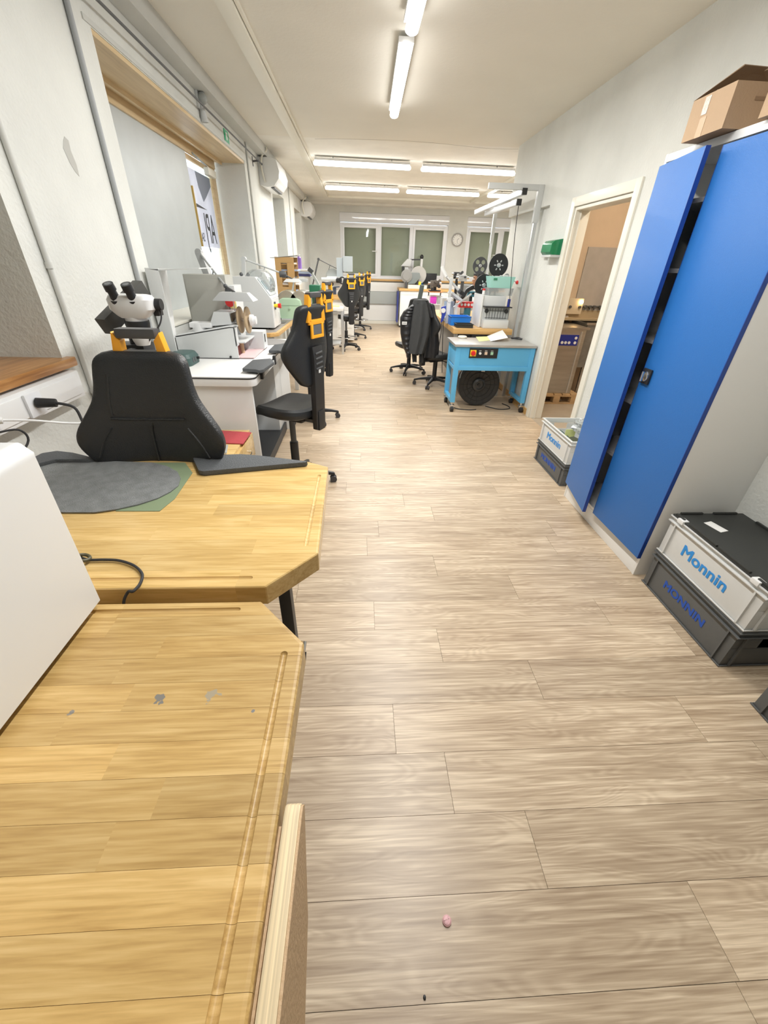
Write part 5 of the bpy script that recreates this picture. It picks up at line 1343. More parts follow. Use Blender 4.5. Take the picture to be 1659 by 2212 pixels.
MB(so_).cyl((sx, sy - .03, sz), (sx, sy - .06, sz), .02).build('axle', BLACK, so_)
MB(so_).box(sx - .0, sy - .056, sz + .165, sx + .045, sy - .053, sz + .235).build('hang_tag', PAPER, so_)
MB(so_).box(sx - .0, sy - .058, sz + .215, sx + .045, sy - .055, sz + .235).build('tag_band', RED, so_)
MB(so_).tube([(sx - .26, sy - .05, sz + .08), (sx - .23, sy - .055, sz + .19), (sx - .12, sy - .06, sz + .26), (sx, sy - .055, sz + .285)], .004).build('strap_end', LIGHTGREY, so_)
wi = MB(); wi.tube([(1.62, 5.10, .006), (1.75, 4.98, .006), (1.90, 5.0, .006), (1.93, 5.1, .006), (1.88, 5.22, .006)], .006)
o_ = wi.build('floor_cable', RUBBER, None); tag(o_, 'black cable curled on the floor under the light blue table', 'cable')
wi = MB(); wi.tube([(1.15, 5.05, .006), (1.25, 4.96, .006), (1.38, 4.93, .006), (1.46, 4.95, .006)], .006)
o_ = wi.build('floor_cable', RUBBER, None); tag(o_, 'black cable on the floor left of the strap coil', 'cable')
# on the blue table
o_ = MB().ring((0, 0, .012), (0, 0, 1), .045, .011, 32, 8).build('tape_roll', mat('cream_tape', (.85, .80, .66), .5), None); q = P(999, 728, z=ZT + .012); o_.location = (q.x, q.y, ZT + .002); tag(o_, 'cream tape roll at the left of the light blue table top', 'tape')
def sheet(name, pts, z, m, label, curl=0):
    cx = sum(p_[0] for p_ in pts) / len(pts); cy = sum(p_[1] for p_ in pts) / len(pts)
    mb = MB().prism([(a - cx, b - cy) for a, b in pts], 0, .0015)
    if curl:
        for v in mb.v: v.z += curl * max(0, v.x + .05) ** 2 * 8
    o = mb.build(name, m, None); o.location = (cx, cy, z); return tag(o, label, 'paper')
sheet('paper_sheet', [Q(*a, z=ZT) for a in ((1028, 728), (1055, 727), (1062, 735), (1035, 738))], ZT + .001, YELLOWPAPER, 'pale green and yellow sheet on the light blue table')
sheet('paper_sheet', [Q(*a, z=ZT) for a in ((1052, 727), (1083, 727), (1096, 738), (1060, 738))], ZT + .003, PAPER, 'white curled sheet beside the yellow one on the light blue table', .3)
q = P(1122, 734, z=ZT)
o_ = MB().tube([(-.05, .03, .012), (-.02, .0, .015), (.03, -.02, .012), (.06, -.05, .012)], .011).tube([(-.04, 0, .01), (.02, .015, .02), (.05, -.03, .015)], .008).build('hand_tool', BLACK, None); o_.location = (q.x - .04, q.y + .02, ZT + .001); tag(o_, 'small black tool lying at the right back of the light blue table', 'tool')

# ================================================================== RIGHT WOODEN BENCH
TR = .87
rb = thing('right_workbench', 'thick wood topped workbench along the right wall behind the light blue table', 'workbench', (1.6, 6.6, 0))
MB(rb).prism([(1.19, 5.55), (1.96, 5.55), (1.99, 6.7), (1.99, 8.0), (1.235, 8.0)], TR - .065, TR).build('top', BENCHW, rb, bevel=.004, rnd=(.7, .6, .7))
for x, y in ((1.24, 5.62), (1.90, 5.62), (1.27, 7.9), (1.90, 7.9)): MB(rb).box(x - .022, y - .022, 0, x + .022, y + .022, TR - .065).build('leg', LIGHTGREY, rb)
MB(rb).box(1.27, 5.75, .25, 1.285, 7.9, TR - .065).build('side_panel', mat('warm_grey_board', (.36, .34, .31), .6), rb)
MB(rb).box(1.30, 5.64, TR - .14, 1.88, 5.66, TR - .065).box(1.45, 5.60, TR - .12, 1.62, 5.66, TR - .07).build('apron', DGREY, rb)
# white drum machine with rack front
q0, q1 = P(1032, 705, y=5.72), P(1093, 640, y=5.72)
dm = thing('parts_washer', 'light grey box machine with wire rack front and two black wheels', 'machine', ((q0.x + q1.x) / 2, 5.9, TR))
MB(dm).box(q0.x + .02, 5.72, TR + .004, q1.x + .01, 6.12, q1.z).build('body', MACHINE, dm, bevel=.004)
MB(dm).box(q0.x, 5.70, TR + .002, q0.x + .02, 6.12, q1.z + .01).build('side_wall', WHITE, dm, bevel=.002)
fx0_, fx1_ = P(1045, 680, y=5.66).x, P(1099, 680, y=5.66).x
MB(dm).box(fx0_, 5.62, TR + .002, fx1_, 5.72, TR + .10).build('drawer', MACHINE, dm, bevel=.004)
MB(dm).box(fx0_ - .01, 5.60, P(1070, 665, y=5.6).z, fx1_ + .01, 5.72, P(1070, 665, y=5.6).z + .012).build('black_ledge', BLACK, dm)
MB(dm).box(fx0_ + .01, 5.68, TR + .10, fx1_, 5.719, P(1070, 665, y=5.6).z).build('rack_plate', mat('rack_grey', (.55, .57, .57), .4), dm)
zz0, zz1 = TR + .11, P(1070, 665, y=5.6).z - .01
for i in range(9): MB(dm).cyl((fx0_ + .04 + i * .036, 5.672, zz0), (fx0_ + .04 + i * .036, 5.672, zz1), .003, n=8).build('wire', DGREY, dm)
for z in (zz0 + .01, zz1 - .03): MB(dm).cyl((fx0_ + .02, 5.668, z), (fx1_ - .02, 5.668, z), .003, n=8).build('wire', DGREY, dm)
for x in (fx0_ + .03, fx1_ - .04): MB(dm).cyl((x, 5.67, zz0 + .09), (x, 5.65, zz0 + .09), .024).build('wheel', BLACK, dm)
MB(dm).box(q0.x + .06, 5.712, q1.z - .16, q0.x + .095, 5.722, q1.z - .12).build('socket', WHITE, dm)
MB(dm).box(fx1_ - .05, 5.62, zz1 + .02, fx1_ - .02, 5.65, zz1 + .11).build('blue_stop', NAVY, dm, bevel=.004)
ZM = q1.z
# clear tub and mint bin on top
cx_ = P(1075, 632, y=5.9).x
o_ = MB().prism([(-.15, .001), (.15, .001), (.165, .085), (-.165, .085)], -.13, .13, 'y').build('clear_tub', CLEAR, None, bevel=.004); o_.location = (cx_, 5.90, ZM + .001); tag(o_, 'clear plastic tub on the light grey machine, under the mint bin', 'tub')
o_['label'] = 'clear plastic tub on the light grey machine, under the mint bin'
mn = thing('mint_bin', 'mint green plastic bin on the clear tub in front of black reels', 'bin', (cx_, 5.88, ZM + .088))
h_ = .125
for (pts) in ([(-.13, -.10, 0), (.13, -.10, 0), (.155, -.125, h_), (-.155, -.125, h_)], [(-.13, .10, 0), (.13, .10, 0), (.155, .125, h_), (-.155, .125, h_)], [(-.13, -.10, 0), (-.13, .10, 0), (-.155, .125, h_), (-.155, -.125, h_)], [(.13, -.10, 0), (.13, .10, 0), (.155, .125, h_), (.155, -.125, h_)], [(-.13, -.10, 0.001), (.13, -.10, 0.001), (.13, .10, 0.001), (-.13, .10, 0.001)]):
    c_ = Vector((0, 0, h_ / 2)); n_ = (Vector(pts[1]) - Vector(pts[0])).cross(Vector(pts[2]) - Vector(pts[0])).normalized() * .002
    MB().add([Vector(p_) + n_ for p_ in pts] + [Vector(p_) - n_ for p_ in pts], [(0, 1, 2, 3), (7, 6, 5, 4), (0, 4, 5, 1), (1, 5, 6, 2), (2, 6, 7, 3), (3, 7, 4, 0)]).build('wall' if pts[2][2] > .05 else 'bottom', MINT, mn)
MB().box(-.12, -.128, .085, -.075, -.122, .108).build('label_card', DKGREEN, mn)
for i in range(5):
    o_ = MB().obox((0, 0, 0), (.06, .05, .012), rz=i, ry=.5 * i).build('white_part', WHITE, None); o_.location = (cx_ - .08 + i * .04, 5.88, ZM + .088 + h_ - .015); tag(o_, ['leftmost', 'second from left', 'middle', 'second from right', 'rightmost'][i] + ' white piece in the mint green bin', 'part', 'white pieces in the mint bin')
jr = thing('red_cap_jar', 'small jar with red cap beside the clear tub', 'jar', (P(1042, 636, y=5.85).x, 5.80, ZM + .011))
MB().cyl((0, 0, .001), (0, 0, .045), .018).build('glass_body', PAPER, jr); MB().cyl((0, 0, .045), (0, 0, .065), .019).build('lid', RED, jr)
# black reels
def reel(px, py, y, r, kind, label, tilt=.12):
    c = P(px, py, y=y)
    t = thing('film_reel', label, 'reel', c, 0, 'black reels above the right bench')
    ax = Vector((math.sin(tilt), -math.cos(tilt), 0)); u = Vector((math.cos(tilt), math.sin(tilt), 0)); v = Vector((0, 0, 1))
    if kind == 'holes':
        n = 48; vs = []; fs = []
        holes = [(math.radians(a), .56 * r, .26 * r) for a in (45, 135, 225, 315)]
        # annular plate with four round windows: radial grid with cells skipped
        NR, NA = 22, 96
        for side in (-.004, .004):
            for i in range(NR + 1):
                rr = r * (.16 + .84 * i / NR)
                for j in range(NA):
                    a = 2 * math.pi * j / NA; vs.append(c + u * rr * math.cos(a) + v * rr * math.sin(a) + ax * side)
        def cut(i, j):
            rr = r * (.16 + .84 * (i + .5) / NR); a = 2 * math.pi * (j + .5) / NA
            x, y_ = rr * math.cos(a), rr * math.sin(a)
            return any((x - hr * math.cos(ha)) ** 2 + (y_ - hr * math.sin(ha)) ** 2 < hs_ ** 2 for ha, hr, hs_ in holes)
        B = (NR + 1) * NA
        keep = {(i, j) for i in range(NR) for j in range(NA) if not cut(i, j)}
        for (i, j) in keep:
            j2 = (j + 1) % NA
            a, b, c2, d = i * NA + j, i * NA + j2, (i + 1) * NA + j2, (i + 1) * NA + j
            fs.append((a, b, c2, d)); fs.append((B + d, B + c2, B + b, B + a))
            if (i + 1, j) not in keep: fs.append((d, c2, B + c2, B + d))
            if (i - 1, j) not in keep: fs.append((b, a, B + a, B + b))
            if (i, (j + 1) % NA) not in keep: fs.append((c2, b, B + b, B + c2))
            if (i, (j - 1) % NA) not in keep: fs.append((a, d, B + d, B + a))
        MB(t).add(vs, fs).build('disc', DGREY, t)
    else:
        MB(t).lathe(c, ax, [(r, -.004), (r, .004), (.0, .004)], 48).build('disc', BLACK, t)
        for i in range(6):
            a = i * math.pi / 3 + math.pi / 6 * 0; d_ = u * math.cos(a) + v * math.sin(a)
            MB(t).bar(c + ax * .006 + d_ * r * .30, c + ax * .006 + d_ * r * .48, r * .10, .004, ax).build('window', LIGHTGREY, t)
            MB(t).bar(c + ax * .0055 + d_ * r * .52, c + ax * .0055 + d_ * r * .82, r * .07, .003, ax).build('slot', RUBBER, t)
    MB(t).lathe(c, ax, [(r * .2, -.01), (r * .2, .012), (r * .10, .018), (.0, .018)], 24).build('hub', ALU, t)
    return t
r1 = reel(1077, 573, 6.15, .132, 'black', 'black reel highest of three, above the mint bin')
r2 = reel(1037, 574, 6.55, .106, 'holes', 'grey reel with four round windows behind the black ones')
r3_ = reel(1045, 616, 6.10, .128, 'black', 'black reel lowest of three, left of the mint bin')
rs = thing('reel_stand', 'thin steel stand carrying the reels behind the light grey machine', 'stand', (1.78, 6.3, TR))
for r_, yy in ((r1, 6.17), (r3_, 6.12), (r2, 6.57)):
    l = r_.location; MB(rs).bar((l.x, yy + .02, l.z), (l.x, yy + .02, TR + .001), .016, .016).build('post', DGREY, rs)
a_, b_ = P(1085, 595, y=6.12), P(1117, 610, y=6.06)
MB(rs).cyl(a_, b_, .006).build('arm', GREY, rs); MB(rs).ball(b_, .022).build('red_knob', RED, rs)
q = P(1094, 597, y=6.18); MB(rs).cyl(q, q + Vector((0, -.012, 0)), .034).build('small_disc', GREY, rs)
MB(rs).bar((1.60, 6.58, 1.28), (1.86, 6.19, 1.28), .02, .02).build('crossbar', DGREY, rs)
# aluminium overhead frame
af = thing('aluminium_frame', 'aluminium overhead frame with two hanging light bars above the right bench', 'frame', (1.95, 5.6, 0))
yA = 5.60
MB(af).box(2.0, yA, 0, 2.04, yA + .04, 2.02).build('post', ALU, af, bevel=.003)
MB(af).box(1.985, yA - .003, 2.0, 2.048, yA + .045, 2.345).build('post_sleeve', LIGHTGREY, af, bevel=.002)
MB(af).box(1.42, yA, 2.29, 1.985, yA + .04, 2.345).build('top_arm', LIGHTGREY, af, bevel=.002)
ya2 = 7.7
c_ = P(1070, 468, y=ya2)
MB(af).box(c_.x - .02, ya2, 0, c_.x + .02, ya2 + .04, c_.z - .1).build('post', ALU, af, bevel=.003)
MB(af).box(c_.x - .025, ya2 - .003, c_.z - .35, c_.x + .025, ya2 + .043, c_.z + .12).build('post_sleeve', LIGHTGREY, af)
for (a, b, k_) in ((P(1132, 414, y=5.62), P(1028, 459, y=7.8), 0), (P(1120, 437, y=5.62), P(1050, 462, y=7.4), 1)):
    MB(af).bar(a, b, .05, .055).build('light_bar', ALU, af, bevel=.004)
    d_ = (b - a).normalized(); MB(af).bar(a - d_ * .03, a + d_ * .002, .055, .06).build('end_cap', BLACK, af)
MB(af).tube([P(1120, 445, y=5.62), P(1110, 530, y=5.60), P(1100, 660, y=5.585)], .004).build('cable', RUBBER, af)

# bench contents in front
def tray(name, label, x0, y0, z0, x1, y1, h, m, wt_=.004):
    t = thing(name, label, 'tray', ((x0 + x1) / 2, (y0 + y1) / 2, z0))
    hx, hy = (x1 - x0) / 2, (y1 - y0) / 2
    m_ = MB(); m_.box(-hx, -hy, .001, hx, hy, wt_ + .001); m_.box(-hx, -hy, .001, -hx + wt_, hy, h); m_.box(hx - wt_, -hy, .001, hx, hy, h); m_.box(-hx, -hy, .001, hx, -hy + wt_, h); m_.box(-hx, hy - wt_, .001, hx, hy, h)
    m_.build('shell', m, t)
    m_ = MB(); e = .01; m_.box(-hx - e, -hy - e, h - .004, hx + e, -hy, h); m_.box(-hx - e, hy, h - .004, hx + e, hy + e, h); m_.box(-hx - e, -hy, h - .004, -hx, hy, h); m_.box(hx, -hy, h - .004, hx + e, hy, h)
    m_.build('rim', m, t)
    return t
tray('blue_tray', 'bright blue deep tray on the right bench behind the flat black tray', 1.20, 5.82, TR + .001, 1.46, 6.05, .11, BLUE)
tray('black_tray', 'flat black tray with light frame at the front corner of the right bench', 1.235, 5.60, TR + .001, 1.45, 5.76, .045, LIDB)
MB()
tray('clear_tray', 'milky clear tray at the aisle edge of the right bench', 1.195, 6.10, TR + .001, 1.30, 6.35, .05, CLEAR)
# white magnifier stand and lamp
def white_arm(x, y, zt, lab, w=.045):
    t = thing('lamp_post', lab, 'lamp', (x, y, TR), 0)
    MB(t).box(x - w / 2, y - w / 2, TR + .001, x + w / 2, y + w / 2, TR + .30).build('lower_post', WHITE, t, bevel=.006)
    MB(t).box(x - w * .4, y - w * .4, TR + .28, x + w * .4, y + w * .4, zt).build('upper_post', LIGHTGREY, t, bevel=.006)
    MB(t).cyl((x, y - .03, TR + .29), (x, y + .03, TR + .29), .03).build('joint', WHITE, t)
    return t
q = P(966, 690, y=6.05)
wa = white_arm(q.x, 6.05, P(966, 600, y=6.05).z, 'white lamp post standing at the aisle edge of the right bench')
a_, b_, c_ = P(954, 576, y=6.1), P(965, 598, y=6.05), P(992, 628, y=6.15)
MB(wa).bar(a_, b_, .035, .03).build('upper_arm', WHITE, wa, bevel=.004); MB(wa).bar(b_, c_, .03, .025).build('fore_arm', WHITE, wa, bevel=.004)
MB(wa).ball(c_, .028).build('joint', DGREY, wa)
MB(wa).obox(P(983, 640, y=6.2), (.20, .12, .03), rz=.3, ry=.5).build('lamp_shade', WHITE, wa, bevel=.006)
MB(wa).obox(P(996, 632, y=6.2), (.10, .10, .05), ry=.5).build('shade_cap', BLACK, wa, bevel=.01)
# second white arm, low
q = P(983, 690, y=6.25)
w2_ = thing('jointed_arm', 'white jointed arm reaching from a black foot over the blue tray', 'lamp', (q.x, 6.25, TR))
MB(w2_).cyl((q.x, 6.25, TR + .001), (q.x, 6.25, TR + .06), .035, .02).build('foot', BLACK, w2_)
MB(w2_).bar((q.x, 6.25, TR + .06), P(986, 655, y=6.28), .03, .03).build('lower_arm', WHITE, w2_, bevel=.004)
MB(w2_).bar(P(980, 664, y=6.28), P(1018, 635, y=6.4), .02, .02).build('upper_arm', WHITE, w2_, bevel=.003)
MB(w2_).tube([P(990, 647, y=6.4), P(1000, 640, y=6.4), P(1008, 628, y=6.45), P(1022, 620, y=6.5)], .03).build('black_hood', BLACK, w2_)
# red rack with round holes on teal base
q0, q1 = P(990, 660, y=6.5), P(1024, 650, y=6.5)
rr_ = thing('red_rack', 'red rack with round white pots on a teal base', 'rack', ((q0.x + q1.x) / 2, 6.5, TR))
zr = P(1005, 664, y=6.5).z
MB(rr_).box(q0.x, 6.44, zr, q1.x, 6.56, zr + .075).build('rack_body', RED, rr_, bevel=.006)
for i in range(4): MB(rr_).lathe((q0.x + .035 + i * .05, 6.44, zr + .04), (0, -1, 0), [(.018, 0), (.018, .008), (.010, .008), (.010, .004)], 16).build('pot_ring', WHITE, rr_)
MB(rr_).cyl(((q0.x + q1.x) / 2 + .03, 6.5, TR + .001), ((q0.x + q1.x) / 2 + .03, 6.5, zr), .05).box(q0.x + .03, 6.42, TR + .001, q1.x, 6.58, TR + .02).build('stand', mat('teal_blue', (.05, .22, .30), .4), rr_, bevel=.004)
# blue tape gun
q = P(956, 683, y=5.95)
tg = thing('blue_dispenser', 'blue hand dispenser hanging over the aisle edge of the right bench', 'tool', (q.x, 5.95, TR))
MB(tg).prism([(q.x - .03, q.z + .11), (q.x + .03, q.z + .13), (q.x + .04, q.z + .04), (q.x + .01, q.z - .06), (q.x - .02, q.z - .08), (q.x - .015, q.z + .02)], 5.93, 5.96, 'y').build('body', mat('royal_blue', (.03, .06, .42), .4), tg, bevel=.006)
MB(tg).cyl((q.x, 5.925, q.z + .07), (q.x, 5.965, q.z + .07), .03).build('wheel', PAPER, tg)
MB(tg).tube([(q.x, 5.95, q.z - .06), (q.x + .0, 5.96, q.z - .25), (q.x - .03, 5.98, .30), (q.x - .01, 6.1, .12)], .005).tube([(q.x + .02, 5.95, q.z - .05), (q.x + .03, 5.96, q.z - .25), (q.x + .06, 5.98, .40), (q.x + .10, 6.1, .2)], .005).build('cable', RUBBER, tg)
# dark clutter behind: teal microscope parts
def cluster(name, label, px, py, y, m1, m2, sc=1.0, seed=1, z0=TR):
    """small bench mechanism: base plate, body, knobs, uprights"""
    rn = random.Random(seed); q = P(px, py, y=y)
    t = thing(name, label, 'machine', (q.x, y, z0))
    MB().box(-.07 * sc, -.06 * sc, .001, .07 * sc, .06 * sc, .02).build('base_plate', m2, t, bevel=.003)
    hh = max(.08, q.z - z0)
    MB().box(-.02 * sc, -.02, .02, .02 * sc, .02, hh).build('upright', m2, t, bevel=.003)
    MB().box(-.06 * sc, -.035 * sc, hh - .04 * sc, .05 * sc, .035 * sc, hh + .03 * sc).build('body', m1, t, bevel=.006)
    MB().cyl((-.09 * sc, 0, hh), (.08 * sc, 0, hh), .014 * sc).build('shaft', CHROME, t)
    for i in range(4):
        x = rn.uniform(-.08, .08) * sc; z = hh + rn.uniform(-.06, .05) * sc
        MB().cyl((x, -.035 * sc, z), (x, -.065 * sc, z), rn.uniform(.012, .022) * sc).build('knob', m2 if i % 2 else m1, t)
    return t
cluster('small_lathe', 'teal and black tool head behind the red rack', 1018, 634, 6.80, mat('teal_blue', (.05, .22, .30), .4), BLACK, 1.0, 2)
cluster('test_fixture', 'grey and black fixture beside the white jointed arm', 1000, 600, 7.3, LIGHTGREY, DGREY, 1.2, 3)
cluster('test_fixture', 'black fixture on the right bench left of the person', 988, 592, 7.6, DGREY, BLACK, 1.0, 4)
q = P(1000, 603, y=7.7)
MBo = MB().box(-.10, -.05, 0.001, .10, .05, .42); o_ = MBo.build('grey_screen', mat('screen_grey', (.45, .49, .53), .4), None, bevel=.004); o_.location = (q.x + .06, 7.58, TR); tag(o_, 'flat grey panel standing before the person', 'panel')
o_ = MB().box(-.11, -.09, .001, .11, .09, .15).build('white_carton', PAPER, None, bevel=.003); o_.location = (1.42, 6.9, TR); tag(o_, 'white carton in the middle of the right bench', 'box')
o_ = MB().box(-.09, -.09, .001, .09, .09, .24).build('grey_carton', LIGHTGREY, None, bevel=.003); o_.location = (1.40, 7.3, TR); tag(o_, 'grey box behind the white carton on the right bench', 'box')
o_ = MB().obox((0, 0, .14), (.15, .02, .20), rx=-.2).box(-.05, -.04, .001, .05, .06, .03).build('tablet_screen', mat('pale_screen', (.35, .45, .60), .2), None, bevel=.003); o_.location = (1.30, 6.55, TR); tag(o_, 'small blue grey tablet screen near the aisle edge of the right bench', 'screen')
# items between the benches: purple drawer stack
q = P(938, 648, y=8.6)
ps = thing('drawer_stack', 'small drawer stack with a magenta front before the far white cabinet', 'drawers', (q.x, 8.6, 0))
MB(ps).box(q.x - .14, 8.6, 0.001, q.x + .22, 8.9, .86).build('carcass', LAMINATE, ps, bevel=.003)
MB(ps).box(q.x - .08, 8.58, q.z - .06, q.x + .04, 8.6, q.z + .06).build('magenta_front', MAGENTA, ps, bevel=.004, label='magenta drawer front')
MB(ps).box(q.x + .06, 8.58, q.z - .07, q.x + .15, 8.6, q.z + .06).build('grey_front', GREY, ps, bevel=.004)
MB(ps).box(q.x - .14, 8.57, q.z - .08, q.x + .22, 8.9, q.z - .07).build('shelf', WHITE, ps)
MB(ps).box(q.x - .10, 8.6, .86, q.x + .20, 8.9, q.z + .07).build('drawer_block', WHITE, ps)
MB(ps).box(q.x - .12, 8.55, q.z + .13, q.x + .14, 8.85, q.z + .14).build('orange_shelf', mat('orange_brown', (.55, .20, .06), .5), ps)
for x in (-.11, .12): MB(ps).box(q.x + x, 8.7, q.z + .06, q.x + x + .02, 8.72, q.z + .13).build('post', DGREY, ps)
cluster('lathe_head', 'dark brown and black lathe head over the magenta drawers', 940, 612, 8.7, mat('dark_bronze', (.10, .085, .07), .4), BLACK, 1.5, 6, z0=P(940, 629, y=8.7).z)
# far right white cabinet with wooden top
fc = thing('far_cabinet', 'white cabinet with wooden top and blue side near the far right window', 'cabinet', (1.6, 12.9, 0))
MB(fc).box(1.06, 12.55, .93, 2.6, 13.25, .985).build('top', BENCHW, fc, bevel=.005, rnd=(.4, .8, .4))
MB(fc).box(1.10, 12.6, .05, 2.5, 13.2, .93).build('body', LAMINATE, fc, bevel=.003)
MB(fc).box(1.12, 12.59, .83, 2.4, 12.60, .925).build('drawer', LAMINATE, fc, bevel=.003)
MB(fc).box(1.12, 12.59, .10, 2.4, 12.60, .82).build('door', LAMINATE, fc, bevel=.003)
MB(fc).box(1.03, 12.70, .12, 1.06, 13.1, .90).build('blue_side', NAVY, fc)
MB(fc).box(1.10, 12.62, 0, 1.14, 12.66, .05).box(2.4, 12.62, 0, 2.44, 12.66, .05).build('foot', BLACK, fc)
cc = P(878, 596, y=12.7)
gg = thing('disc_grinder', 'grey disc grinder with big round guard on the far white cabinet', 'machine', (cc.x, 12.7, .985))
MB(gg).lathe(cc, (0, -1, 0), [(.15, 0), (.155, .02), (.12, .03), (.10, .045), (.0, .045)], 32).build('front_disc', mat('stone_grey', (.30, .30, .29), .6), gg)
MB(gg).prism([(cc.x + .05, cc.z - .20), (cc.x + .25, cc.z - .18), (cc.x + .40, cc.z - .02), (cc.x + .36, cc.z + .08), (cc.x + .10, cc.z + .08)], 12.72, 12.85, 'y').build('body', mat('slate_grey', (.22, .25, .25), .5), gg, bevel=.01)
MB(gg).lathe((cc.x + .36, 12.95, cc.z + .02), (0, 1, 0), [(.22, 0), (.22, .05)], 32).build('rear_guard', mat('pale_guard', (.55, .54, .51), .5), gg)
MB(gg).cyl((cc.x, 12.70, .986), cc, .03).cyl((cc.x + .3, 12.95, .986), (cc.x + .36, 12.97, cc.z), .04).build('stand', DGREY, gg)
o_ = MB().box(-.26, -.10, .001, .26, .10, .09).build('cream_box', CREAM, None, bevel=.003); o_.location = (1.56, 12.66, .985); tag(o_, 'long cream box on the far white cabinet before the grinder', 'box')
o_ = MB().box(-.03, -.06, .001, .03, .06, .08).build('yellow_tag', YELLOW, None); o_.location = (1.62, 12.50 + .12, 1.077); tag(o_, 'yellow tag lying over the long cream box', 'tag')
o_ = MB().box(-.13, -.10, .001, .13, .10, .10).build('wooden_box', mat('light_wood_box', (.68, .50, .32), .6), None, bevel=.003); o_.location = (2.10, 12.68, .985); tag(o_, 'light wooden box on the far white cabinet', 'box')
l_ = P(910, 560, y=13.1)
tl = thing('tube_stand', 'white vertical tube with black cap on the far white cabinet', 'stand', (P(909, 590, y=13.1).x, 13.1, .985))
MB(tl).cyl((tl.location.x, 13.1, 1.05), (tl.location.x, 13.1, l_.z + .02), .035).build('tube', WHITE, tl)
MB(tl).ball((tl.location.x, 13.1, l_.z + .05), (.05, .05, .06)).cyl((tl.location.x, 13.1, .986), (tl.location.x, 13.1, 1.10), .07).build('cap', BLACK, tl)
MB(tl).cyl((tl.location.x + .05, 13.07, 1.05), (tl.location.x + .05, 13.07, 1.20), .04).build('blue_sleeve', mat('steel_blue2', (.05, .2, .5), .4), tl)
mo = thing('dark_monitor', 'dark flat screen standing on the far white cabinet', 'monitor', (2.0, 13.0, .985))
a_, b_ = P(914, 613, y=13.0), P(944, 591, y=13.0)
MB(mo).box(a_.x, 13.0, max(a_.z, 1.03), b_.x, 13.03, b_.z).build('screen', mat('dark_screen', (.02, .022, .025), .25), mo, bevel=.004)
MB(mo).box((a_.x + b_.x) / 2 - .03, 13.01, .99, (a_.x + b_.x) / 2 + .03, 13.04, 1.1).box((a_.x + b_.x) / 2 - .12, 12.93, .986, (a_.x + b_.x) / 2 + .12, 13.1, 1.0).build('stand', BLACK, mo)
mc = thing('white_microscope', 'white lamp head and black lens post before the middle far window sash', 'microscope', (1.42, 13.0, .985))
q = P(878, 568, y=13.0)
MB(mc).prism([(q.x - .16, q.z - .08), (q.x + .10, q.z - .08), (q.x + .14, q.z + .08), (q.x + .02, q.z + .10)], 12.95, 13.08, 'y').build('head', LIGHTGREY, mc, bevel=.01)
MB(mc).box(q.x - .04, 13.0, .986, q.x + .06, 13.05, q.z - .08).build('post', LIGHTGREY, mc)
MB(mc).box(q.x - .12, 12.96, q.z - .30, q.x - .06, 13.0, q.z - .08).build('lens_block', BLACK, mc)
MB(mc).bar((q.x + .1, 13.0, q.z + .08), (q.x + .38, 12.98, q.z + .09), .03, .03).build('side_arm', BLACK, mc)

# ================================================================== RIGHT CHAIRS WITH JACKET
rc1 = make_chair('black chair at the right with dark jacket hung over its back', seat=.47, group='black swivel work chairs')
for c_ in list(rc1.children):
    if c_.name.split('.')[0] in ('handle_frame',): 
        for g_ in list(c_.children): bpy.data.objects.remove(g_)
        bpy.data.objects.remove(c_)
rc1.location = (.80, 7.0, 0); rc1.rotation_euler = (0, 0, math.radians(20))
stx = MB().bar((-.03, -.26, .98), (-.0, -.30, 1.30), .06, .03).build('neck_strap', mat('greygreen_strap', (.13, .16, .15), .6), rc1, bevel=.006)
rc2 = dup(rc1, (1.10, 6.15, 0), math.radians(-62), 'black chair tucked under the right bench beside the light blue table')
for c_ in list(rc2.children):
    if c_.name.split('.')[0] == 'neck_strap': bpy.data.objects.remove(c_)
jk = thing('dark_jacket', 'dark grey and black quilted jacket hanging over a chair back at the right', 'jacket', (.80, 5.95, .4))
YJ = 5.93
def drape(name, rows, m, folds, dep, y0=YJ, amp=.018, puff=0, back=.05, parent=jk):
    rings = []; n = 20; nr = 40
    R_ = []
    for k_ in range(nr + 1):
        t = k_ / nr * (len(rows) - 1); i = min(int(t), len(rows) - 2); f = t - i
        f = f * f * (3 - 2 * f) if not puff else f
        R_.append([rows[i][j] * (1 - f) + rows[i + 1][j] * f for j in range(3)])
    for k_, (py, xl, xr) in enumerate(R_):
        a, b = P(xl, py, y=y0), P(xr, py, y=y0)
        v = k_ / nr; ring_ = []
        pf = abs(math.sin(v * math.pi * puff)) * .02 if puff else 0
        for i in range(n + 1):
            u_ = i / n; x = a.x + (b.x - a.x) * u_; z = a.z + (b.z - a.z) * u_
            prof = math.sin(math.pi * u_) ** .5
            yy = y0 - dep * prof - pf * prof - amp * math.sin(u_ * folds * 2 * math.pi + v * 1.5) * min(1, v * 2.5)
            ring_.append((x, yy, z))
        for i in range(n, -1, -1):
            u_ = i / n; ring_.append((a.x + (b.x - a.x) * u_, y0 + back * math.sin(math.pi * u_) ** .5 * .5 + .004, a.z + (b.z - a.z) * u_))
        rings.append(ring_)
    return MB(parent).loft(rings).build(name, m, parent)
drape('right_panel', [(654, 908, 930), (672, 914, 938), (690, 916, 943), (720, 916, 947), (745, 916, 949), (772, 913, 947)], PUFFER, 1.5, .05, y0=YJ + .03)
drape('quilted_sleeve', [(658, 890, 898), (672, 872, 897), (686, 864, 893), (720, 865, 890), (745, 869, 887), (765, 877, 888), (772, 878, 884)], PUFFER, .5, .05, puff=13, amp=.002)
drape('hanging_strip', [(760, 889, 900), (782, 891, 900)], JACKETM, 1, .02, y0=YJ + .01)
drape('hanging_strip', [(758, 905, 914), (783, 905, 913)], JACKETM, 1, .02, y0=YJ + .01)
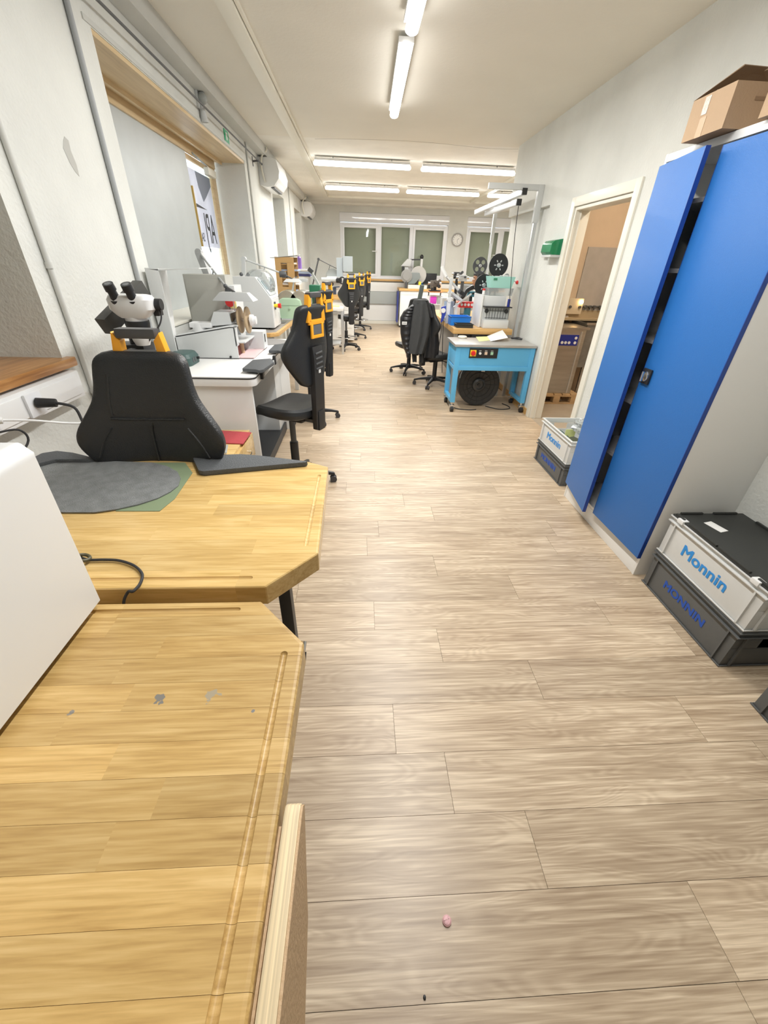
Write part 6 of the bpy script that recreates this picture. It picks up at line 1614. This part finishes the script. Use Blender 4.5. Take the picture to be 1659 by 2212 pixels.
drape('cloth_back', [(647, 894, 920), (655, 891, 928), (690, 887, 931), (725, 883, 928), (750, 879, 921), (762, 878, 917)], JACKETM, 2.5, .10, amp=.014)
drape('collar', [(648, 916, 925), (660, 918, 930), (685, 926, 937)], PUFFER, .5, .05, y0=YJ - .03, amp=.003)
q = P(874, 698, y=YJ - .07)
jt = MB(jk).box(q.x - .035, q.y - .008, q.z - .018, q.x + .03, q.y + .0, q.z + .018).build('sleeve_badge', PAPER, jk)
for dx in (-.02, -.003, .014): MB(jk).box(q.x + dx - .004, q.y - .0095, q.z - .008, q.x + dx + .004, q.y - .008, q.z + .008).build('badge_print', DGREY, jt)

# ================================================================== PERSON
pe = thing('person', 'person with short dark hair in a white shirt working at the right bench, turned left', 'person', (2.0, 8.0, 0))
hcx = P(1033, 604, y=8.0)
hx, hy, hz = hcx.x, 8.0, hcx.z
bmv = [(hx + .10, 0, .62), (hx + .11, 0, .80), (hx + .10, 0, .98), (hx + .07, 0, 1.14), (hx + .04, 0, 1.22), (hx + .02, 0, 1.30),
       (hx + .07, -.19, 1.13), (hx - .04, -.22, .95), (hx - .24, -.14, 1.00), (hx + .07, .19, 1.13), (hx - .04, .22, .95), (hx - .24, .14, 1.00),
       (hx + .08, -.10, .60), (hx - .30, -.12, .58), (hx - .28, -.12, .14), (hx - .38, -.12, .06), (hx + .08, .10, .60), (hx - .30, .12, .58), (hx - .28, .12, .14), (hx - .38, .12, .06)]
edges = [(0, 1), (1, 2), (2, 3), (3, 4), (4, 5), (3, 6), (6, 7), (7, 8), (3, 9), (9, 10), (10, 11), (0, 12), (12, 13), (13, 14), (14, 15), (0, 16), (16, 17), (17, 18), (18, 19)]
rad = [.14, .13, .145, .12, .06, .055, .065, .045, .032, .065, .045, .032, .09, .065, .045, .04, .09, .065, .045, .04]
me = bpy.data.meshes.new('body'); me.from_pydata([(x - 2.0, y, z) for x, y, z in bmv], edges, [])
bo = bpy.data.objects.new('body', me); COL.objects.link(bo); bo.parent = pe
sk = bo.modifiers.new('skin', 'SKIN'); su = bo.modifiers.new('sub', 'SUBSURF'); su.levels = 2; su.render_levels = 2
for i, r in enumerate(rad): me.skin_vertices[0].data[i].radius = (r, r)
me.skin_vertices[0].data[0].use_root = True
me.materials.append(SHIRT)
bpy.context.view_layer.update(); apply_mods(bo)
bo.data.materials.clear(); bo.data.materials.append(SHIRT); bo.data.materials.append(mat('dark_trousers', (.03, .035, .05), .8))
for p_ in bo.data.polygons:
    p_.use_smooth = True
    if p_.center.z < .66: p_.material_index = 1
hd = MB()
n = 22; rings = []
for (z, fx, bxx, w) in ((-.125, -.02, .02, .035), (-.115, -.055, .035, .05), (-.095, -.082, .05, .060), (-.07, -.088, .065, .066), (-.045, -.086, .078, .070), (-.02, -.090, .088, .073), (.005, -.086, .096, .076), (.03, -.090, .100, .078), (.06, -.086, .098, .078), (.09, -.070, .085, .070), (.112, -.04, .06, .05), (.122, -.01, .02, .015)):
    ring_ = []
    for i in range(n):
        a = 2 * math.pi * i / n; c_, s_ = math.cos(a), math.sin(a)
        x = (bxx * c_ if c_ > 0 else -fx * c_)
        ring_.append((hx - 2.0 + x, w * s_, hz + z))
    rings.append(ring_)
ho = MB().loft(rings).build('head', SKIN, pe, sub=1)
fx_ = hx - 2.0
MB().add([(fx_ - .084, -.010, hz + .01), (fx_ - .084, .010, hz + .01), (fx_ - .112, 0, hz - .028), (fx_ - .086, -.016, hz - .036), (fx_ - .086, .016, hz - .036)], [(0, 2, 1), (0, 3, 2), (1, 2, 4), (3, 4, 2), (0, 1, 4, 3)]).build('nose', SKIN, ho)
MB().ball((fx_ - .086, 0, hz - .058), (.008, .024, .007), 12, 8).build('mouth', mat('lip', (.22, .08, .06), .5), ho)
for s_ in (-1, 1):
    MB().ball((fx_ - .080, s_ * .030, hz + .006), (.010, .013, .008), 10, 8).build('eye', mat('eye_white', (.7, .7, .7), .2), ho)
    MB().ball((fx_ - .089, s_ * .030, hz + .006), (.003, .005, .005), 8, 6).build('pupil', BLACK, ho)
    MB().bar((fx_ - .088, s_ * .014, hz + .026), (fx_ - .078, s_ * .048, hz + .028), .006, .006).build('eyebrow', HAIR, ho)
    MB().ball((fx_ + .005, s_ * .076, hz - .010), (.018, .008, .030), 12, 8).build('ear', SKIN, ho)
hr = []
for (z, fx, bxx, w) in ((-.05, .055, .092, .072), (-.02, .02, .102, .080), (.01, -.0, .108, .084), (.035, -.03, .112, .086), (.055, -.094, .112, .087), (.085, -.094, .105, .083), (.112, -.07, .088, .070), (.130, -.035, .055, .042), (.136, -.01, .02, .012)):
    hr.append([(fx_ + (fx + bxx) / 2 + (bxx - fx) / 2 * math.cos(2 * math.pi * i / n), w * math.sin(2 * math.pi * i / n), hz + z) for i in range(n)])
MB().loft(hr).build('hair', HAIR, pe, sub=1)
# hands: palm, four fingers and a thumb each, holding the work
for s_ in (-1, 1):
    wx, wy, wz_ = fx_ - .26, s_ * .13, 1.0
    pm_ = MB().loft([[(wx - dx, wy + math.cos(a) * w, wz_ + math.sin(a) * h) for a in [2 * math.pi * i / 12 for i in range(12)]] for dx, w, h in ((-.01, .022, .018), (.02, .032, .018), (.06, .040, .015), (.085, .036, .012))])
    ho_ = pm_.build('hand', SKIN, pe)
    for k_, L_ in enumerate((.068, .076, .072, .056)):
        y = wy - .030 + k_ * .020
        MB().tube([(wx - .075, y, wz_), (wx - .075 - L_ * .45, y, wz_ + .006), (wx - .075 - L_ * .8, y, wz_ - .014), (wx - .075 - L_ * .9, y, wz_ - .036)], .0085).build('finger', SKIN, ho_)
    MB().tube([(wx - .02, wy - s_ * .030, wz_), (wx - .05, wy - s_ * .052, wz_ - .008), (wx - .085, wy - s_ * .05, wz_ - .020)], .0095).build('thumb', SKIN, ho_)
st_ = make_chair('black work chair the person at the right bench sits on', seat=.53); st_.location = (hx + .09, 8.0, 0); st_.rotation_euler = (0, 0, math.radians(90))

# ================================================================== WASHROOM THROUGH THE DOOR
def slat(t, x0, y0, z0, x1, y1, z1): return MB(t).box(x0, y0, z0, x1, y1, z1)
pa_t = thing('wooden_pallet', 'wooden pallet carrying the steel washer behind the doorway', 'pallet', (2.75, 5.45, 0))
for i in range(5): slat(pa_t, 2.35 + i * .115, 5.25, .115, 2.45 + i * .115, 5.85, .135).build('slat', PINE, pa_t, bevel=.002)
for y in (5.25, 5.50, 5.76):
    slat(pa_t, 2.35, y, 0, 2.92, y + .09, .018).build('slat', PINE, pa_t, bevel=.002)
    for x in (2.36, 2.58, 2.82): slat(pa_t, x, y, .018, x + .09, y + .09, .098).build('block', PINE, pa_t, bevel=.003)
    slat(pa_t, 2.35, y, .098, 2.92, y + .09, .115).build('slat', PINE, pa_t, bevel=.002)
dw = thing('steel_washer', 'stainless steel washer with a dark blue button panel on a pallet', 'machine', (2.6, 5.5, .135))
MB(dw).box(2.37, 5.28, .137, 2.80, 5.80, .92).build('body', STEEL, dw, bevel=.006)
MB(dw).box(2.36, 5.26, .92, 2.83, 5.82, .945).build('top_rim', STEEL, dw, bevel=.003)
MB(dw).add([(2.38, 5.80, .945), (2.80, 5.80, .945), (2.80, 5.86, 1.02), (2.38, 5.86, 1.02), (2.38, 5.83, .945), (2.80, 5.83, .945), (2.80, 5.88, 1.02), (2.38, 5.88, 1.02)], [(0, 1, 2, 3), (7, 6, 5, 4), (0, 3, 7, 4), (1, 5, 6, 2), (3, 2, 6, 7), (0, 4, 5, 1)]).build('open_lid', STEEL, dw)
MB(dw).box(2.74, 5.272, .14, 2.755, 5.28, .90).build('edge_strip', ALU, dw)
q0, q1 = P(1199, 752, y=5.275), P(1245, 735, y=5.275)
pn = MB(dw).box(2.40, 5.272, .735, 2.72, 5.28, .86).build('button_panel', NAVY, dw, label='dark blue panel with round white buttons')
for i, (x, z) in enumerate(((2.46, .825), (2.685, .825), (2.46, .77), (2.52, .77), (2.565, .77), (2.61, .77), (2.685, .77))):
    MB(dw).cyl((x, 5.272, z), (x, 5.267, z), .017).build('button', PAPER, pn)
bs_ = thing('steel_basin', 'large grey steel basin standing behind the washer', 'basin', (3.05, 5.5, 0))
m_ = MB(bs_); m_.box(2.86, 5.40, .45, 3.45, 5.41, .98); m_.box(2.86, 5.40, .45, 2.87, 5.85, .98); m_.box(3.44, 5.40, .45, 3.45, 5.85, .98); m_.box(2.86, 5.84, .45, 3.45, 5.85, .98); m_.box(2.86, 5.40, .45, 3.45, 5.85, .46)
m_.build('tub', mat('galvanised', (.28, .29, .29), .4, metal=.7, var=.2, vs=12), bs_)
for x, y in ((2.95, 5.42), (3.41, 5.42), (2.95, 5.81), (3.41, 5.81)): MB(bs_).box(x, y, 0, x + .03, y + .03, .45).build('leg', STEEL, bs_)
MB(bs_).box(2.84, 5.385, .965, 3.47, 5.40, .99).build('rim', STEEL, bs_)
sh2 = thing('splash_tray', 'tan shallow tray hanging behind the washer on the wash wall', 'tray', (2.9, 5.85, 1.0))
MB(sh2).box(2.62, 5.70, .98, 3.30, 5.89, 1.0).box(2.62, 5.875, 1.0, 3.30, 5.89, 1.09).build('tray', mat('tan_enamel', (.42, .34, .22), .5), sh2)
wp = thing('water_pipe', 'dark water pipe with valves across the tan wall behind the doorway', 'pipe', (2.9, 5.88, 1.13))
MB(wp).cyl((2.30, 5.87, 1.13), (3.4, 5.87, 1.14), .009).build('pipe', DGREY, wp)
for x in (2.58, 2.66, 3.0, 3.06, 3.12, 3.2): MB(wp).cyl((x, 5.87, 1.135), (x, 5.83, 1.135), .018).cyl((x, 5.85, 1.10), (x, 5.85, 1.15), .009).build('valve', DGREY, wp)
MB(wp).tube([(2.62, 5.86, 1.13), (2.63, 5.84, 1.05), (2.60, 5.83, .96)], .006).build('hose', RUBBER, wp)
bxl = thing('switch_box', 'cream boiler box with two knobs and a lit lamp on the tan wall', 'box', (2.78, 5.9, 1.17))
q0, q1 = P(1222, 678, y=5.85), P(1262, 645, y=5.85)
MB(bxl).box(q0.x, 5.84, q0.z, q1.x, 5.9, q1.z).build('case', mat('cream_case', (.66, .58, .44), .5), bxl, bevel=.006)
MB(bxl).ball((P(1258, 647, y=5.83).x, 5.83, q1.z - .04), .022).build('lit_lamp', emit('small_lit_lamp', (1, .62, .25), 18), bxl)
for x in (.30, .95): MB(bxl).cyl((q0.x + (q1.x - q0.x) * x - .03, 5.84, q1.z - .10), (q0.x + (q1.x - q0.x) * x - .03, 5.82, q1.z - .10), .017).build('knob', DGREY, bxl)
struct('trim_20', MB().box(2.86, 5.885, 1.0, 4.1, 5.9, 1.8), mat('grey_splashback', (.42, .40, .38), .4, var=.08, vs=9), smooth=False)
# stray pallet block
o_ = MB().box(-.12, -.08, .001, .12, .08, .12).build('wooden_block', PINE, None, bevel=.004); o_.location = (3.15, 5.35, 0); tag(o_, 'wooden block on the floor right of the pallet behind the doorway', 'block')
